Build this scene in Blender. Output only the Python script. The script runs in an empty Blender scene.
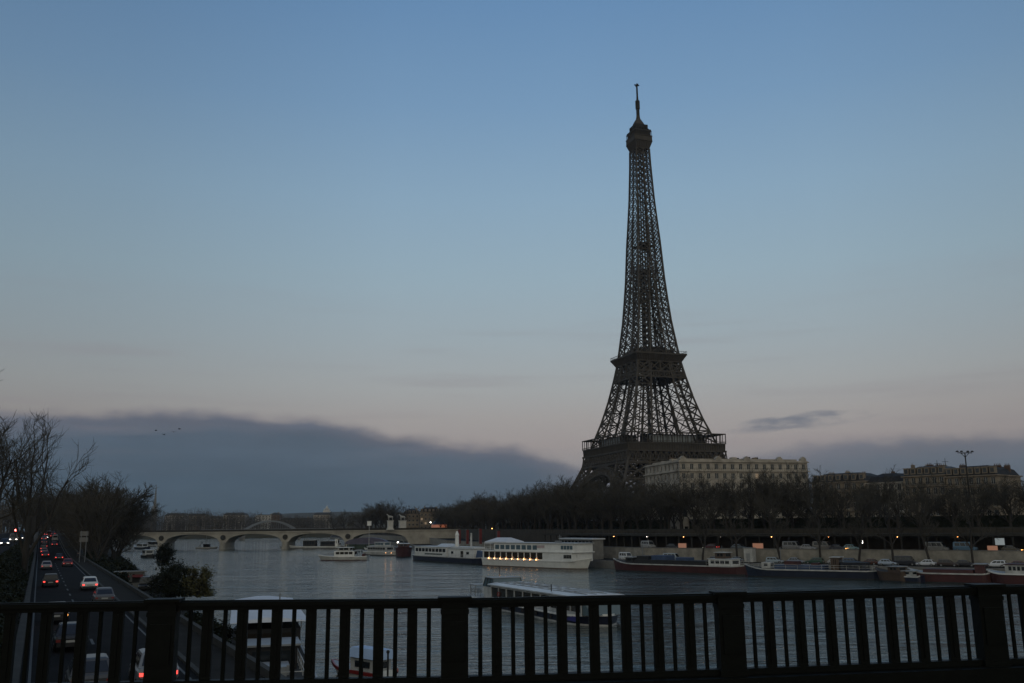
import bpy, bmesh, math, random
from mathutils import Vector, Matrix

R = math.radians
random.seed(7)
C = bpy.context.scene.collection
scene = bpy.context.scene

# ------------------------------------------------------------------ camera
EYE = 12.0; FPX = 900.0; HOR = 525.0
pitch = math.atan((HOR - 341.5) / FPX)
cam_rot = Matrix.Rotation(math.pi / 2 + pitch, 3, 'X') @ Matrix.Rotation(R(-0.6), 3, 'Z')
cd = bpy.data.cameras.new('camera'); cam = bpy.data.objects.new('camera', cd); C.objects.link(cam)
cd.sensor_width = 36; cd.lens = FPX * 36 / 1024; cd.clip_start = 0.2; cd.clip_end = 30000
cam.matrix_world = Matrix.Translation((0, 0, EYE)) @ cam_rot.to_4x4()
scene.camera = cam
scene.render.resolution_x = 1024; scene.render.resolution_y = 683

def W(px, py, z=0.0):
    """the point of the level z that is seen at that spot of the photograph"""
    d = cam_rot @ Vector(((px - 512) / FPX, (341.5 - py) / FPX, -1)); t = (z - EYE) / d.z
    return Vector((d.x * t, d.y * t, z))
def WY(px, py, Y):
    d = cam_rot @ Vector(((px - 512) / FPX, (341.5 - py) / FPX, -1)); t = Y / d.y
    return Vector((d.x * t, Y, EYE + d.z * t))

# ------------------------------------------------------------------ sky, sun, exposure
def lin(r, g, b):
    f = lambda c: (c / 255 / 12.92) if c / 255 <= .04045 else ((c / 255 + .055) / 1.055) ** 2.4
    return (f(r), f(g), f(b), 1)
world = bpy.data.worlds.new('World'); scene.world = world; world.use_nodes = True
nt = world.node_tree; nt.nodes.clear()
class NB:
    def __init__(s, nt): s.nt = nt
    def n(s, t, **k):
        x = s.nt.nodes.new(t)
        for a, b in k.items(): setattr(x, a, b)
        return x
    def put(s, sock, v):
        if v is None: return
        if hasattr(v, 'is_output'): s.nt.links.new(v, sock)
        else: sock.default_value = v
    def m(s, op, a, b=None, c=None, clamp=False):
        x = s.n('ShaderNodeMath', operation=op, use_clamp=clamp)
        for i, v in enumerate((a, b, c)):
            if v is not None: s.put(x.inputs[i], v)
        return x.outputs[0]
    def mix(s, f, a, b, blend='MIX'):
        x = s.n('ShaderNodeMix', data_type='RGBA', blend_type=blend)
        s.put(x.inputs[0], f); s.put(x.inputs[6], a); s.put(x.inputs[7], b)
        return x.outputs[2]
    def ramp(s, f, pts, interp='LINEAR'):
        x = s.n('ShaderNodeValToRGB'); cr = x.color_ramp; cr.interpolation = interp
        while len(cr.elements) > 1: cr.elements.remove(cr.elements[-1])
        for i, (p, c) in enumerate(pts):
            e = cr.elements[0] if i == 0 else cr.elements.new(p)
            e.position = p; e.color = c if len(c) == 4 else (*c, 1)
        s.put(x.inputs[0], f); return x.outputs[0]
    def sstep(s, x, lo, hi):
        q = s.n('ShaderNodeMapRange', interpolation_type='SMOOTHSTEP')
        s.put(q.inputs[0], x); q.inputs[1].default_value = lo; q.inputs[2].default_value = hi
        q.inputs[3].default_value = 0; q.inputs[4].default_value = 1
        return q.outputs[0]
b = NB(nt)
tc = b.n('ShaderNodeTexCoord'); sp = b.n('ShaderNodeSeparateXYZ'); nt.links.new(tc.outputs['Generated'], sp.inputs[0])
dx, dy, dz = sp.outputs
elev = b.m('ARCSINE', dz); az = b.m('ARCTAN2', dx, dy)
zz = b.m('MULTIPLY', b.m('MAXIMUM', dz, 0.0), 1.0)
SKY = [(0, lin(122, 126, 132)), (.05, lin(142, 140, 142)), (.085, lin(161, 153, 151)), (.115, lin(164, 160, 158)), (.15, lin(164, 168, 169)),
       (.20, lin(158, 171, 178)), (.27, lin(150, 173, 187)), (.35, lin(138, 167, 190)), (.44, lin(119, 153, 186)), (.53, lin(103, 140, 179)), (1, lin(62, 95, 146))]
base = b.ramp(zz, SKY)
azm = b.m('ADD', b.m('MULTIPLY', az, 1 / 1.4), 0.5, clamp=True)            # -0.7..0.7 rad -> 0..1
g = lambda v: (v, v, v, 1)
azf = b.ramp(azm, [(0, g(.70)), (.2, g(.80)), (.4, g(.97)), (.55, g(1)), (.75, g(.97)), (.9, g(.86)), (1, g(.84))])  # lens vignette put into the sky colour: darker towards both sides
front = b.mix(1.0, base, azf, 'MULTIPLY')
# the bank of cloud along the north-eastern horizon
P = lambda a: (a + .7) / 1.4
bank = b.ramp(azm, [(P(a), g(v * 4)) for a, v in ((-.7, .112), (-.468, .116), (-.385, .119), (-.285, .121), (-.225, .119), (-.17, .108), (-.11, .098), (-.055, .091), (0, .086), (.05, .070),
                    (.09, .05), (.15, .052), (.21, .066), (.29, .076), (.36, .084), (.43, .088), (.50, .080), (.58, .085), (.7, .09))])
dens = b.ramp(azm, [(P(-.5), g(1)), (P(.02), g(.97)), (P(.12), g(.65)), (P(.28), g(.72)), (P(.40), g(.8)), (P(.5), g(.8)), (P(.6), g(.85))])
def wnoise(scale, detail, sz=1.0, off=0.0):
    mp = b.n('ShaderNodeMapping'); mp.inputs['Scale'].default_value = (1, 1, sz); mp.inputs['Location'].default_value = (off, off, 0)
    nt.links.new(tc.outputs['Generated'], mp.inputs[0])
    nz = b.n('ShaderNodeTexNoise'); nz.inputs['Scale'].default_value = scale; nz.inputs['Detail'].default_value = detail
    nz.inputs['Roughness'].default_value = .55
    nt.links.new(mp.outputs[0], nz.inputs['Vector']); return nz.outputs['Fac']
n1 = wnoise(9, 5, 3.0); n2 = wnoise(5, 4, 9.0, 3.1); n3 = wnoise(3, 3, 14.0, 7.7)
n4 = wnoise(38, 6, 2.2, 1.7)
edge = b.m('ADD', b.m('MULTIPLY', bank, .25), b.m('ADD', b.m('MULTIPLY', b.m('SUBTRACT', n1, .5), .022), b.m('MULTIPLY', b.m('SUBTRACT', n4, .5), .014)))
depth_in = b.m('SUBTRACT', edge, elev)
mask = b.m('MULTIPLY', b.sstep(depth_in, -.006, .012), dens)
ccol = b.ramp(b.m('MULTIPLY', depth_in, 8.0, clamp=True), [(0, lin(118, 116, 124)), (.08, lin(97, 103, 116)), (.2, lin(82, 96, 111)), (.55, lin(71, 88, 103)), (1, lin(66, 82, 94))])
ccol = b.mix(1.0, ccol, b.ramp(n2, [(.3, g(.90)), (.7, g(1.08))]), 'MULTIPLY')
ccol = b.mix(1.0, ccol, b.ramp(n4, [(.3, g(.96)), (.7, g(1.04))]), 'MULTIPLY')
sky = b.mix(mask, front, ccol)
# one thin dark streak over the low bank to the right of the tower
n5 = wnoise(22, 5, 3.5, 5.3)
sax = b.m('SUBTRACT', az, .305); sel = b.m('SUBTRACT', elev, b.m('ADD', .1035, b.m('ADD', b.m('MULTIPLY', sax, .07), b.m('MULTIPLY', b.m('SUBTRACT', n5, .5), .012))))
sd2 = b.m('ADD', b.m('POWER', b.m('DIVIDE', sax, .082), 2.0), b.m('POWER', b.m('DIVIDE', sel, .0085), 2.0))
streak = b.m('MULTIPLY', b.m('SUBTRACT', 1.0, b.sstep(sd2, .1, 1.3)), b.sstep(n5, .30, .62))
sky = b.mix(b.m('MULTIPLY', streak, .8), sky, lin(106, 112, 124))
# thin veils of pinkish cloud above the bank
veil = b.m('MULTIPLY', b.sstep(n3, .50, .70), b.m('MULTIPLY', b.sstep(elev, .05, .10), b.m('SUBTRACT', 1.0, b.sstep(elev, .16, .30))))
sky = b.mix(b.m('MULTIPLY', veil, .22), sky, lin(138, 130, 136))
# the afterglow behind the camera comes from the low sun of the sky texture
nish = b.n('ShaderNodeTexSky', sky_type='NISHITA'); nish.sun_disc = False
SUN_EL, SUN_AZ = R(2.0), R(182)
nish.sun_elevation = SUN_EL; nish.sun_rotation = SUN_AZ
nish.air_density = 1.2; nish.dust_density = 1.5; nish.ozone_density = 2.0
nisc = b.mix(1.0, nish.outputs[0], (.12, .12, .12, 1), 'MULTIPLY')
nisc = b.mix(.85, nisc, lin(186, 187, 178))
rear = b.sstep(b.m('MULTIPLY', dy, -1.0), -.25, .55)
sky = b.mix(rear, sky, nisc)
bg = b.n('ShaderNodeBackground'); nt.links.new(sky, bg.inputs[0]); bg.inputs[1].default_value = 1.0
wo = b.n('ShaderNodeOutputWorld'); nt.links.new(bg.outputs[0], wo.inputs[0])

sd = bpy.data.lights.new('sun', 'SUN'); sd.energy = 0.10; sd.angle = R(30); sd.color = (1, .93, .82)
so = bpy.data.objects.new('sun', sd); C.objects.link(so)
sdir = Vector((math.sin(SUN_AZ), math.cos(SUN_AZ), math.tan(R(9)))).normalized()
so.rotation_euler = sdir.to_track_quat('Z', 'Y').to_euler()
scene.view_settings.view_transform = 'Standard'; scene.view_settings.look = 'None'
scene.view_settings.exposure = 0; scene.view_settings.gamma = 1; scene.view_settings.use_curve_mapping = False
scene.cycles.max_bounces = 6; scene.cycles.diffuse_bounces = 2; scene.cycles.glossy_bounces = 3
scene.cycles.use_denoising = True

HAZE = 0.00005
# ------------------------------------------------------------------ materials
def mat(name, col, rough=.7, metal=0.0, var=.25, scale=1.0, bump=0.0, emit=None, spec=.5, alpha=None, stretch=(1, 1, 1)):
    m = bpy.data.materials.new(name); m.use_nodes = True; t = m.node_tree; q = NB(t)
    p = t.nodes['Principled BSDF']
    p.inputs['Roughness'].default_value = rough; p.inputs['Metallic'].default_value = metal; p.inputs['Specular IOR Level'].default_value = spec
    co = q.n('ShaderNodeTexCoord'); mp = q.n('ShaderNodeMapping'); mp.inputs['Scale'].default_value = stretch
    t.links.new(co.outputs['Object'], mp.inputs[0])
    nz = q.n('ShaderNodeTexNoise'); nz.inputs['Scale'].default_value = scale; nz.inputs['Detail'].default_value = 6; nz.inputs['Roughness'].default_value = .65
    t.links.new(mp.outputs[0], nz.inputs['Vector'])
    f = q.ramp(nz.outputs['Fac'], [(.28, g(1 - var)), (.72, g(1 + var * .6))])
    c = q.mix(1.0, (*col, 1), f, 'MULTIPLY'); t.links.new(c, p.inputs['Base Color'])
    if bump:
        bp = q.n('ShaderNodeBump'); bp.inputs['Strength'].default_value = bump; bp.inputs['Distance'].default_value = .05
        t.links.new(nz.outputs['Fac'], bp.inputs['Height']); t.links.new(bp.outputs[0], p.inputs['Normal'])
    if emit: p.inputs['Emission Color'].default_value = (*emit[0], 1); p.inputs['Emission Strength'].default_value = emit[1]
    return m
M = {}
M['iron'] = mat('puddle_iron', (.066, .056, .045), .7, 0, .25, .2, spec=.25)
M['iron_dark'] = mat('dark_iron', (.030, .028, .025), .8, 0, .3, .3, spec=.2)
M['tower_glass'] = mat('pavilion_glass', (.30, .33, .34), .25, 0, .15, .5)
M['rail_paint'] = mat('railing_paint', (.0032, .0048, .0038), .6, 0, .35, 6, .2, spec=.18)
M['asphalt'] = mat('asphalt', (.014, .014, .015), .95, 0, .4, .6, .3, spec=.05)
M['asphalt_fine'] = mat('pavement', (.026, .025, .023), .95, 0, .35, .8, .3, spec=.05)
M['paint_line'] = mat('road_paint', (.055, .055, .053), .7, 0, .4, 3)
M['stone'] = mat('quay_stone', (.27, .25, .21), .85, 0, .45, .5, .5)
M['stone_bridge'] = mat('bridge_stone', (.34, .315, .27), .85, 0, .35, .2, .5)
M['stone_white'] = mat('white_stone', (.52, .50, .46), .8, 0, .2, .5)
M['stone_build'] = mat('facade_stone', (.38, .34, .285), .85, 0, .45, .25)
M['stone_build2'] = mat('facade_stone_brown', (.23, .185, .135), .85, 0, .35, .3)
M['concrete'] = mat('concrete', (.17, .165, .155), .85, 0, .3, .7, .3)
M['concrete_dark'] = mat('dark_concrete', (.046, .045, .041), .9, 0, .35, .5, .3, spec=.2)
M['zinc'] = mat('zinc_roof', (.05, .052, .055), .7, 0, .3, .8, spec=.2)
M['slate'] = mat('slate_roof', (.026, .026, .028), .75, 0, .35, .8, spec=.2)
M['pane'] = mat('window_pane', (.02, .024, .028), .08, 0, .2, .3)
M['win_frame'] = mat('window_frame', (.45, .44, .41), .6, 0, .15, 2)
M['bark'] = mat('bark', (.034, .029, .024), .9, 0, .35, 1.2, .6)
M['twig'] = mat('twigs', (.052, .046, .035), .9, 0, .35, .25)
M['twig_far'] = mat('far_twigs', (.070, .060, .048), .9, 0, .35, .05)
M['leaf'] = mat('shrub_leaves', (.045, .055, .018), .6, 0, .45, .8)
M['ivy'] = mat('ivy_leaves', (.016, .020, .010), .7, 0, .4, .6, spec=.2)
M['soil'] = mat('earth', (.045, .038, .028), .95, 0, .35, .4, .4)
M['grass'] = mat('far_ground', (.05, .05, .038), .95, 0, .3, .02)
M['white'] = mat('white_paint', (.74, .74, .71), .35, 0, .14, .6)
M['white_dirty'] = mat('worn_white_paint', (.46, .46, .44), .55, 0, .4, .7)
M['grey'] = mat('grey_paint', (.26, .27, .275), .5, 0, .2, .8)
M['greyroof'] = mat('roof_panels', (.52, .54, .55), .4, 0, .2, .35)
M['navy'] = mat('navy_hull', (.014, .018, .040), .35, 0, .3, .5)
M['blue'] = mat('blue_hull', (.014, .021, .042), .5, 0, .4, .4)
M['maroon'] = mat('maroon_hull', (.062, .017, .017), .55, 0, .45, .4)
M['red'] = mat('red_paint', (.22, .02, .018), .4, 0, .25, .8)
M['black'] = mat('black_tar', (.012, .012, .013), .6, 0, .3, 1)
M['wood'] = mat('wood', (.075, .048, .032), .6, 0, .35, 1.2, .3, stretch=(1, 6, 6))
M['green'] = mat('green_paint', (.02, .05, .035), .5, 0, .3, 1)
M['tarp'] = mat('blue_tarpaulin', (.04, .07, .14), .6, 0, .3, .7, .4)
M['canvas'] = mat('pale_canvas', (.55, .57, .60), .7, 0, .12, .6, .2)
M['canvas_blue'] = mat('light_blue_canvas', (.36, .48, .66), .7, 0, .15, .6, .2)
M['tint'] = mat('tinted_glass', (.035, .03, .024), .06, 0, .2, .3)
M['bluetint'] = mat('blue_glass', (.10, .15, .18), .10, 0, .2, .3)
M['rust'] = mat('rusty_boot_top', (.10, .06, .04), .8, 0, .4, .8)
M['rubber'] = mat('tyre_rubber', (.014, .014, .015), .8, 0, .2, 4)
M['alloy'] = mat('wheel_alloy', (.3, .3, .31), .35, .8, .15, 4)
M['steel'] = mat('galvanised_steel', (.2, .21, .22), .45, .3, .2, 3)
M['skin'] = mat('skin', (.38, .24, .18), .6, 0, .1, 6)
M['coat'] = mat('dark_coat', (.02, .021, .028), .85, 0, .25, 6)
M['coat2'] = mat('grey_coat', (.085, .085, .09), .85, 0, .25, 6)
M['hair'] = mat('dark_hair', (.02, .014, .01), .7, 0, .2, 20)
M['bronze'] = mat('statue_stone', (.34, .33, .30), .8, 0, .3, 1)
M['purple'] = mat('violet_canopy', (.075, .07, .11), .6, 0, .25, .5)
M['red_flag'] = mat('red_cloth', (.12, .016, .017), .8, 0, .25, 1)
def glow(name, col, s): return mat(name, (.3, .3, .3), .3, emit=(col, s), var=.02)
M['e_red'] = glow('tail_light_on', (1, .05, .035), 2.2)
M['e_redlo'] = glow('tail_light_dim', (1, .06, .04), .45)
M['e_head'] = glow('headlight_on', (1, .95, .86), 9)
M['e_orange'] = glow('orange_lamp', (1, .44, .14), 14)
M['e_amber'] = glow('amber_lamp', (1, .42, .10), 6)
M['e_dim'] = glow('dim_orange_lamp', (1, .46, .18), 3)
M['e_white'] = glow('white_lamp', (1, .9, .78), 9)
M['e_panel'] = glow('orange_lit_panel', (1, .30, .08), .16)
M['e_pale'] = glow('pale_lit_panel', (.8, .95, 1), .16)
M['e_awn'] = glow('lit_awning', (1, .22, .05), .17)
M['e_win'] = glow('lit_window', (1, .62, .3), .16)

# ------------------------------------------------------------------ mesh helpers
class MB:
    def __init__(s): s.v = []; s.f = []; s.mi = []; s.cur = 0
    def add(s, vs, fs):
        o = len(s.v); s.v += [tuple(x) for x in vs]
        for q in fs: s.f.append([o + i for i in q]); s.mi.append(s.cur)
        return s
    def boxm(s, x0, x1, y0, y1, z0, z1):
        return s.add([(x0, y0, z0), (x1, y0, z0), (x1, y1, z0), (x0, y1, z0), (x0, y0, z1), (x1, y0, z1), (x1, y1, z1), (x0, y1, z1)],
                     [(0, 3, 2, 1), (4, 5, 6, 7), (0, 1, 5, 4), (1, 2, 6, 5), (2, 3, 7, 6), (3, 0, 4, 7)])
    def box(s, c, d): return s.boxm(c[0] - d[0] / 2, c[0] + d[0] / 2, c[1] - d[1] / 2, c[1] + d[1] / 2, c[2] - d[2] / 2, c[2] + d[2] / 2)
    def bar(s, p, q, w, h=None):
        p = Vector(p); q = Vector(q); d = q - p
        if d.length < 1e-5: return s
        d.normalize(); up = Vector((0, 0, 1)) if abs(d.z) < .95 else Vector((1, 0, 0))
        a = d.cross(up).normalized(); c = a.cross(d); h = h or w; a *= w / 2; c *= h / 2
        return s.add([p - a - c, p + a - c, p + a + c, p - a + c, q - a - c, q + a - c, q + a + c, q - a + c],
                     [(0, 3, 2, 1), (4, 5, 6, 7), (0, 1, 5, 4), (1, 2, 6, 5), (2, 3, 7, 6), (3, 0, 4, 7)])
    def tube(s, pts, rad, n=6, caps=True):
        o = len(s.v); k = len(pts); a = None
        for i, p in enumerate(pts):
            p = Vector(p); d = (Vector(pts[min(i + 1, k - 1)]) - Vector(pts[max(i - 1, 0)])).normalized()
            if a is None:
                up = Vector((0, 0, 1)) if abs(d.z) < .9 else Vector((1, 0, 0)); a = d.cross(up).normalized()
            else:
                a = (a - d * a.dot(d)); a = a.normalized() if a.length > 1e-6 else d.orthogonal().normalized()
            c = d.cross(a); r = rad[i] if hasattr(rad, '__len__') else rad
            for j in range(n):
                t = 2 * math.pi * j / n; q = p + (a * math.cos(t) + c * math.sin(t)) * r; s.v.append((q.x, q.y, q.z))
        for i in range(k - 1):
            for j in range(n):
                s.f.append([o + i * n + j, o + i * n + (j + 1) % n, o + (i + 1) * n + (j + 1) % n, o + (i + 1) * n + j]); s.mi.append(s.cur)
        if caps and n > 2:
            s.f.append([o + j for j in range(n)][::-1]); s.mi.append(s.cur); s.f.append([o + (k - 1) * n + j for j in range(n)]); s.mi.append(s.cur)
        return s
    def lathe(s, prof, c=(0, 0, 0), n=12):
        o = len(s.v); k = len(prof)
        for r, z in prof:
            for j in range(n):
                t = 2 * math.pi * j / n; s.v.append((c[0] + r * math.cos(t), c[1] + r * math.sin(t), c[2] + z))
        for i in range(k - 1):
            for j in range(n):
                s.f.append([o + i * n + j, o + i * n + (j + 1) % n, o + (i + 1) * n + (j + 1) % n, o + (i + 1) * n + j]); s.mi.append(s.cur)
        s.f.append([o + j for j in range(n)][::-1]); s.mi.append(s.cur); s.f.append([o + (k - 1) * n + j for j in range(n)]); s.mi.append(s.cur)
        return s
    def ball(s, c, r, sx=1, sy=1, sz=1, n=10, k=6):
        prof = [(max(r * math.sin(math.pi * i / k), 1e-3), -r * math.cos(math.pi * i / k)) for i in range(k + 1)]
        o = len(s.v); s.lathe(prof, (0, 0, 0), n)
        for i in range(o, len(s.v)): x, y, z = s.v[i]; s.v[i] = (c[0] + x * sx, c[1] + y * sy, c[2] + z * sz)
        return s
    def quad(s, *p): return s.add(p, [tuple(range(len(p)))])
    def loft(s, rings, caps=True, close=True):
        o = len(s.v); n = len(rings[0]); k = len(rings)
        for r in rings: s.v += [tuple(p) for p in r]
        for i in range(k - 1):
            for j in range(n if close else n - 1):
                s.f.append([o + i * n + j, o + i * n + (j + 1) % n, o + (i + 1) * n + (j + 1) % n, o + (i + 1) * n + j]); s.mi.append(s.cur)
        if caps: s.f.append([o + j for j in range(n)][::-1]); s.mi.append(s.cur); s.f.append([o + (k - 1) * n + j for j in range(n)]); s.mi.append(s.cur)
        return s
    def mesh(s, name, m, smooth=False, fix=True):
        me = bpy.data.meshes.new(name); me.from_pydata(s.v, [], s.f)
        for x in (m if isinstance(m, (list, tuple)) else [m]): me.materials.append(x)
        me.polygons.foreach_set('material_index', s.mi)
        if smooth: me.polygons.foreach_set('use_smooth', [True] * len(me.polygons))
        if fix and len(s.f) < 60000:
            bm = bmesh.new(); bm.from_mesh(me); bmesh.ops.recalc_face_normals(bm, faces=bm.faces); bm.to_mesh(me); bm.free()
        me.update(); return me
    def build(s, name, m, parent=None, smooth=False, fix=True):
        return place(s.mesh(name, m, smooth, fix), name, parent)
def place(me, name, parent=None, loc=None, rz=None):
    o = bpy.data.objects.new(name, me); C.objects.link(o)
    if parent: o.parent = parent
    if loc is not None: o.location = loc
    if rz is not None: o.rotation_euler = (0, 0, rz)
    return o
def tag(o, label, cat, group=None, kind=None):
    o['label'] = label; o['category'] = cat
    if group: o['group'] = group
    if kind: o['kind'] = kind
    return o
def thing(name, label, cat, loc=(0, 0, 0), rz=0.0, group=None):
    o = bpy.data.objects.new(name, None); C.objects.link(o); o.location = loc; o.rotation_euler = (0, 0, rz); o.empty_display_size = .5
    return tag(o, label, cat, group)
def struct(o, kind='structure'): o['kind'] = kind; return o
def copy_tree(o, parent=None):
    c = o.copy(); C.objects.link(c)
    if parent: c.parent = parent; c.matrix_parent_inverse = o.matrix_parent_inverse
    for ch in o.children: copy_tree(ch, c)
    return c
def offset(pl, d):
    out = []
    for i, p in enumerate(pl):
        a = Vector(pl[max(i - 1, 0)]); c = Vector(pl[min(i + 1, len(pl) - 1)]); p = Vector(p)
        t1 = (p - a).normalized() if i else (c - p).normalized(); t2 = (c - p).normalized() if i < len(pl) - 1 else t1
        n1 = Vector((t1.y, -t1.x)); n2 = Vector((t2.y, -t2.x)); n = (n1 + n2).normalized(); out.append(p + n * d / max(n.dot(n1), .4))
    return out
def strip(mb, A, B, za, zb):
    for i in range(len(A) - 1):
        mb.quad((A[i][0], A[i][1], za), (A[i + 1][0], A[i + 1][1], za), (B[i + 1][0], B[i + 1][1], zb), (B[i][0], B[i][1], zb))
    return mb
# ------------------------------------------------------------------ the setting: river, banks, roads
def water_mat():
    m = bpy.data.materials.new('river_water'); m.use_nodes = True; t = m.node_tree; q = NB(t); p = t.nodes['Principled BSDF']
    p.inputs['Base Color'].default_value = (.024, .042, .038, 1); p.inputs['Roughness'].default_value = .05; p.inputs['IOR'].default_value = 1.33
    co = q.n('ShaderNodeTexCoord')
    def wv(scale, det, rot, st):
        mp = q.n('ShaderNodeMapping'); mp.inputs['Rotation'].default_value = (0, 0, rot); mp.inputs['Scale'].default_value = (st, 1, 1)
        t.links.new(co.outputs['Object'], mp.inputs[0])
        nz = q.n('ShaderNodeTexNoise'); nz.inputs['Scale'].default_value = scale; nz.inputs['Detail'].default_value = det; nz.inputs['Roughness'].default_value = .6
        nz.inputs['Distortion'].default_value = .4
        t.links.new(mp.outputs[0], nz.inputs['Vector']); return nz.outputs['Fac']
    w1 = wv(.11, 4, .35, .45); w2 = wv(.8, 5, -.25, .5); w3 = wv(.03, 3, .5, .4)
    h = q.m('ADD', q.m('MULTIPLY', w1, 1.0), q.m('MULTIPLY', w2, .28))
    h = q.m('MULTIPLY', h, q.m('ADD', .45, q.m('MULTIPLY', w3, 1.1)))
    bp = q.n('ShaderNodeBump'); bp.inputs['Strength'].default_value = 1.0; bp.inputs['Distance'].default_value = .9
    t.links.new(h, bp.inputs['Height']); t.links.new(bp.outputs[0], p.inputs['Normal'])
    return m
M['water'] = water_mat()
struct(MB().quad((-9000, -4000, -3.5), (9000, -4000, -3.5), (9000, 14000, -3.5), (-9000, 14000, -3.5)).build('ground', M['soil'], fix=False))
struct(MB().quad((-900, -900, 0), (900, -900, 0), (900, 1180, 0), (-900, 1180, 0)).build('river', M['water'], fix=False))
# far bank beyond the bend of the river
FY = 1120
struct(MB().boxm(-9000, 9000, FY, 13000, -3, 5.0).build('far_bank', M['grass']))

# right-hand bank: quay edge, retaining wall, upper road, street
Q0 = [(420, -40), (230, 88), (104.7, 190.7), (28, 252), (-6, 316), (-42, 425), (-60, 528), (-70, 570), (-110, 700), (-190, 950), (-222, 1125)]
QW = offset(Q0, 11); QP = offset(Q0, 11.5); QR = offset(Q0, 27); QS = offset(Q0, 60); QT = offset(Q0, 260)
mb = MB(); strip(mb, Q0, QW, 2.0, 2.0); strip(mb, offset(Q0, .0), Q0, 2.0, -3.4); struct(mb.build('lower_quay', M['asphalt_fine'], fix=False))
mb = MB(); strip(mb, offset(Q0, -.02), offset(Q0, .45), 2.12, 2.12); strip(mb, offset(Q0, -.02), offset(Q0, -.02), 2.12, -3.4); strip(mb, offset(Q0, .45), offset(Q0, .45), 2.12, 1.9)
struct(mb.build('quay_kerb', M['concrete'], fix=False))
mb = MB(); strip(mb, QP, QR, 5.0, 5.0); struct(mb.build('upper_road', M['asphalt'], fix=False))
mb = MB(); strip(mb, QR, QS, 10.2, 9.6); strip(mb, QS, QT, 9.6, 6.0); far = [(3000, -800), (3000, 400), (3000, 800), (3000, 1130)]
QTe = [tuple(p) for p in QT]
for i in range(len(QTe) - 1): mb.quad((*QTe[i], 6.0), (*QTe[i + 1], 6.0), (4000, QTe[i + 1][1] + 400, 6.0), (4000, QTe[i][1], 6.0))
struct(mb.build('street_ground', M['soil'], fix=False))
mb = MB(); strip(mb, QW, QW, 1.9, 5.3); strip(mb, QP, QP, 4.9, 5.3); strip(mb, QW, QP, 5.3, 5.3)
tag(mb.build('quay_wall', M['stone'], fix=False), 'long pale stone retaining wall behind the parked cars on the far quay', 'wall')
cap = MB(); strip(cap, offset(Q0, 10.9), offset(Q0, 11.6), 5.43, 5.43); strip(cap, offset(Q0, 10.9), offset(Q0, 10.9), 5.303, 5.43); strip(cap, offset(Q0, 11.6), offset(Q0, 11.6), 5.303, 5.43)
cap.build('coping', M['concrete'], bpy.data.objects['quay_wall'], fix=False)
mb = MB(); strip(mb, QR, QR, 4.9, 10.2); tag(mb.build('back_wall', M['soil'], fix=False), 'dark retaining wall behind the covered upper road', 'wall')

# the covered gallery over the upper road (deck on columns, with a parapet railing on top)
def along(pl, d):
    """point and direction at distance d along a polyline"""
    for a, c in zip(pl, pl[1:]):
        a = Vector(a); c = Vector(c); l = (c - a).length
        if d <= l: return a + (c - a) * d / l, (c - a).normalized()
        d -= l
    return Vector(pl[-1]), (Vector(pl[-1]) - Vector(pl[-2])).normalized()
GB = Q0[1:5]; G1 = offset(Q0, 17)[1:5]; G2 = offset(Q0, 27.2)[1:5]
gal = thing('covered_gallery', 'long dark concrete gallery on columns over the upper road of the far quay', 'gallery', (*G1[1], 5.0))
def rel(o): return Vector(o.location)
def gpts(d): return [tuple(Vector(p) - Vector(G1[1])) for p in offset(Q0, d)[1:5]]
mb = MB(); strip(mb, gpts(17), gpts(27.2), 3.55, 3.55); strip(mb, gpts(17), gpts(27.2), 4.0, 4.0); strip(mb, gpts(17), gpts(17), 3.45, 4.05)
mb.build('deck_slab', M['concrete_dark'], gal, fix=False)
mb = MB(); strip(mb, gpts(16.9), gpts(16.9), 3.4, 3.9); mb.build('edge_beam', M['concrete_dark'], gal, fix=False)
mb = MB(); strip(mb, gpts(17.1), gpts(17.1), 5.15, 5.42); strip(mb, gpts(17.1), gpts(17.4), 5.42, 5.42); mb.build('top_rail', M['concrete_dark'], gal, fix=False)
tot = sum((Vector(a) - Vector(c)).length for a, c in zip(G1, G1[1:]))
colm = MB().lathe([(.26, 0), (.22, .3), (.20, 3.2), (.34, 3.45)], n=8).mesh('column', M['concrete_dark'])
d = 2.0
while d < tot:
    p, t = along([tuple(x) for x in G1], d); n = Vector((t.y, -t.x)); p = p - Vector(G1[1])
    place(colm, 'column', gal, (p.x + n.x * .4, p.y + n.y * .4, 0), 0)
    d += 4.0
mb = MB(); d = 1.0
while d < tot:
    p, t = along([tuple(x) for x in G1], d); n = Vector((t.y, -t.x)); p = p - Vector(G1[1]) + n * .2
    mb.boxm(p.x - .05, p.x + .05, p.y - .05, p.y + .05, 4.0, 5.2); d += 1.6
mb.build('parapet_railing', M['iron_dark'], gal, fix=False)['kind'] = 'stuff'

# left-hand bank: s runs up the river along the road, t across it towards the water
LO = Vector((2.36, 10.6)); LD = Vector((-.459, .8885)); LN = Vector((.8885, .459)); L_RZ = math.atan2(LD.y, LD.x)
def L(s, t, z=0.0):
    p = LO + LD * s + LN * t; return Vector((p.x, p.y, z))
def edge_t(s): return 3.7 if s < 48 else (3.7 + (s - 48) * 4.6 / 24 if s < 72 else (8.3 + (s - 72) * 2.5 / 48 if s < 120 else 10.8 + (s - 120) * 19.9 / 461))
def rz(s): u = min(max((s - 210) / 270, 0), 1); return 5.4 + 4.9 * u * u * (3 - 2 * u)   # the road climbs to street level
S = [-140, -60, 0, 48, 72, 95, 120, 150, 175, 200, 230, 255, 280, 305, 330, 360, 400, 440, 480, 520, 581, 640, 760, 900, 1060, 1260]
def line(t): return [tuple(L(s, t(s) if callable(t) else t)[:2]) for s in S]
def edge_far(s): return edge_t(s) if s <= 581 else 30.7 + (s - 581) * .055
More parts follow.
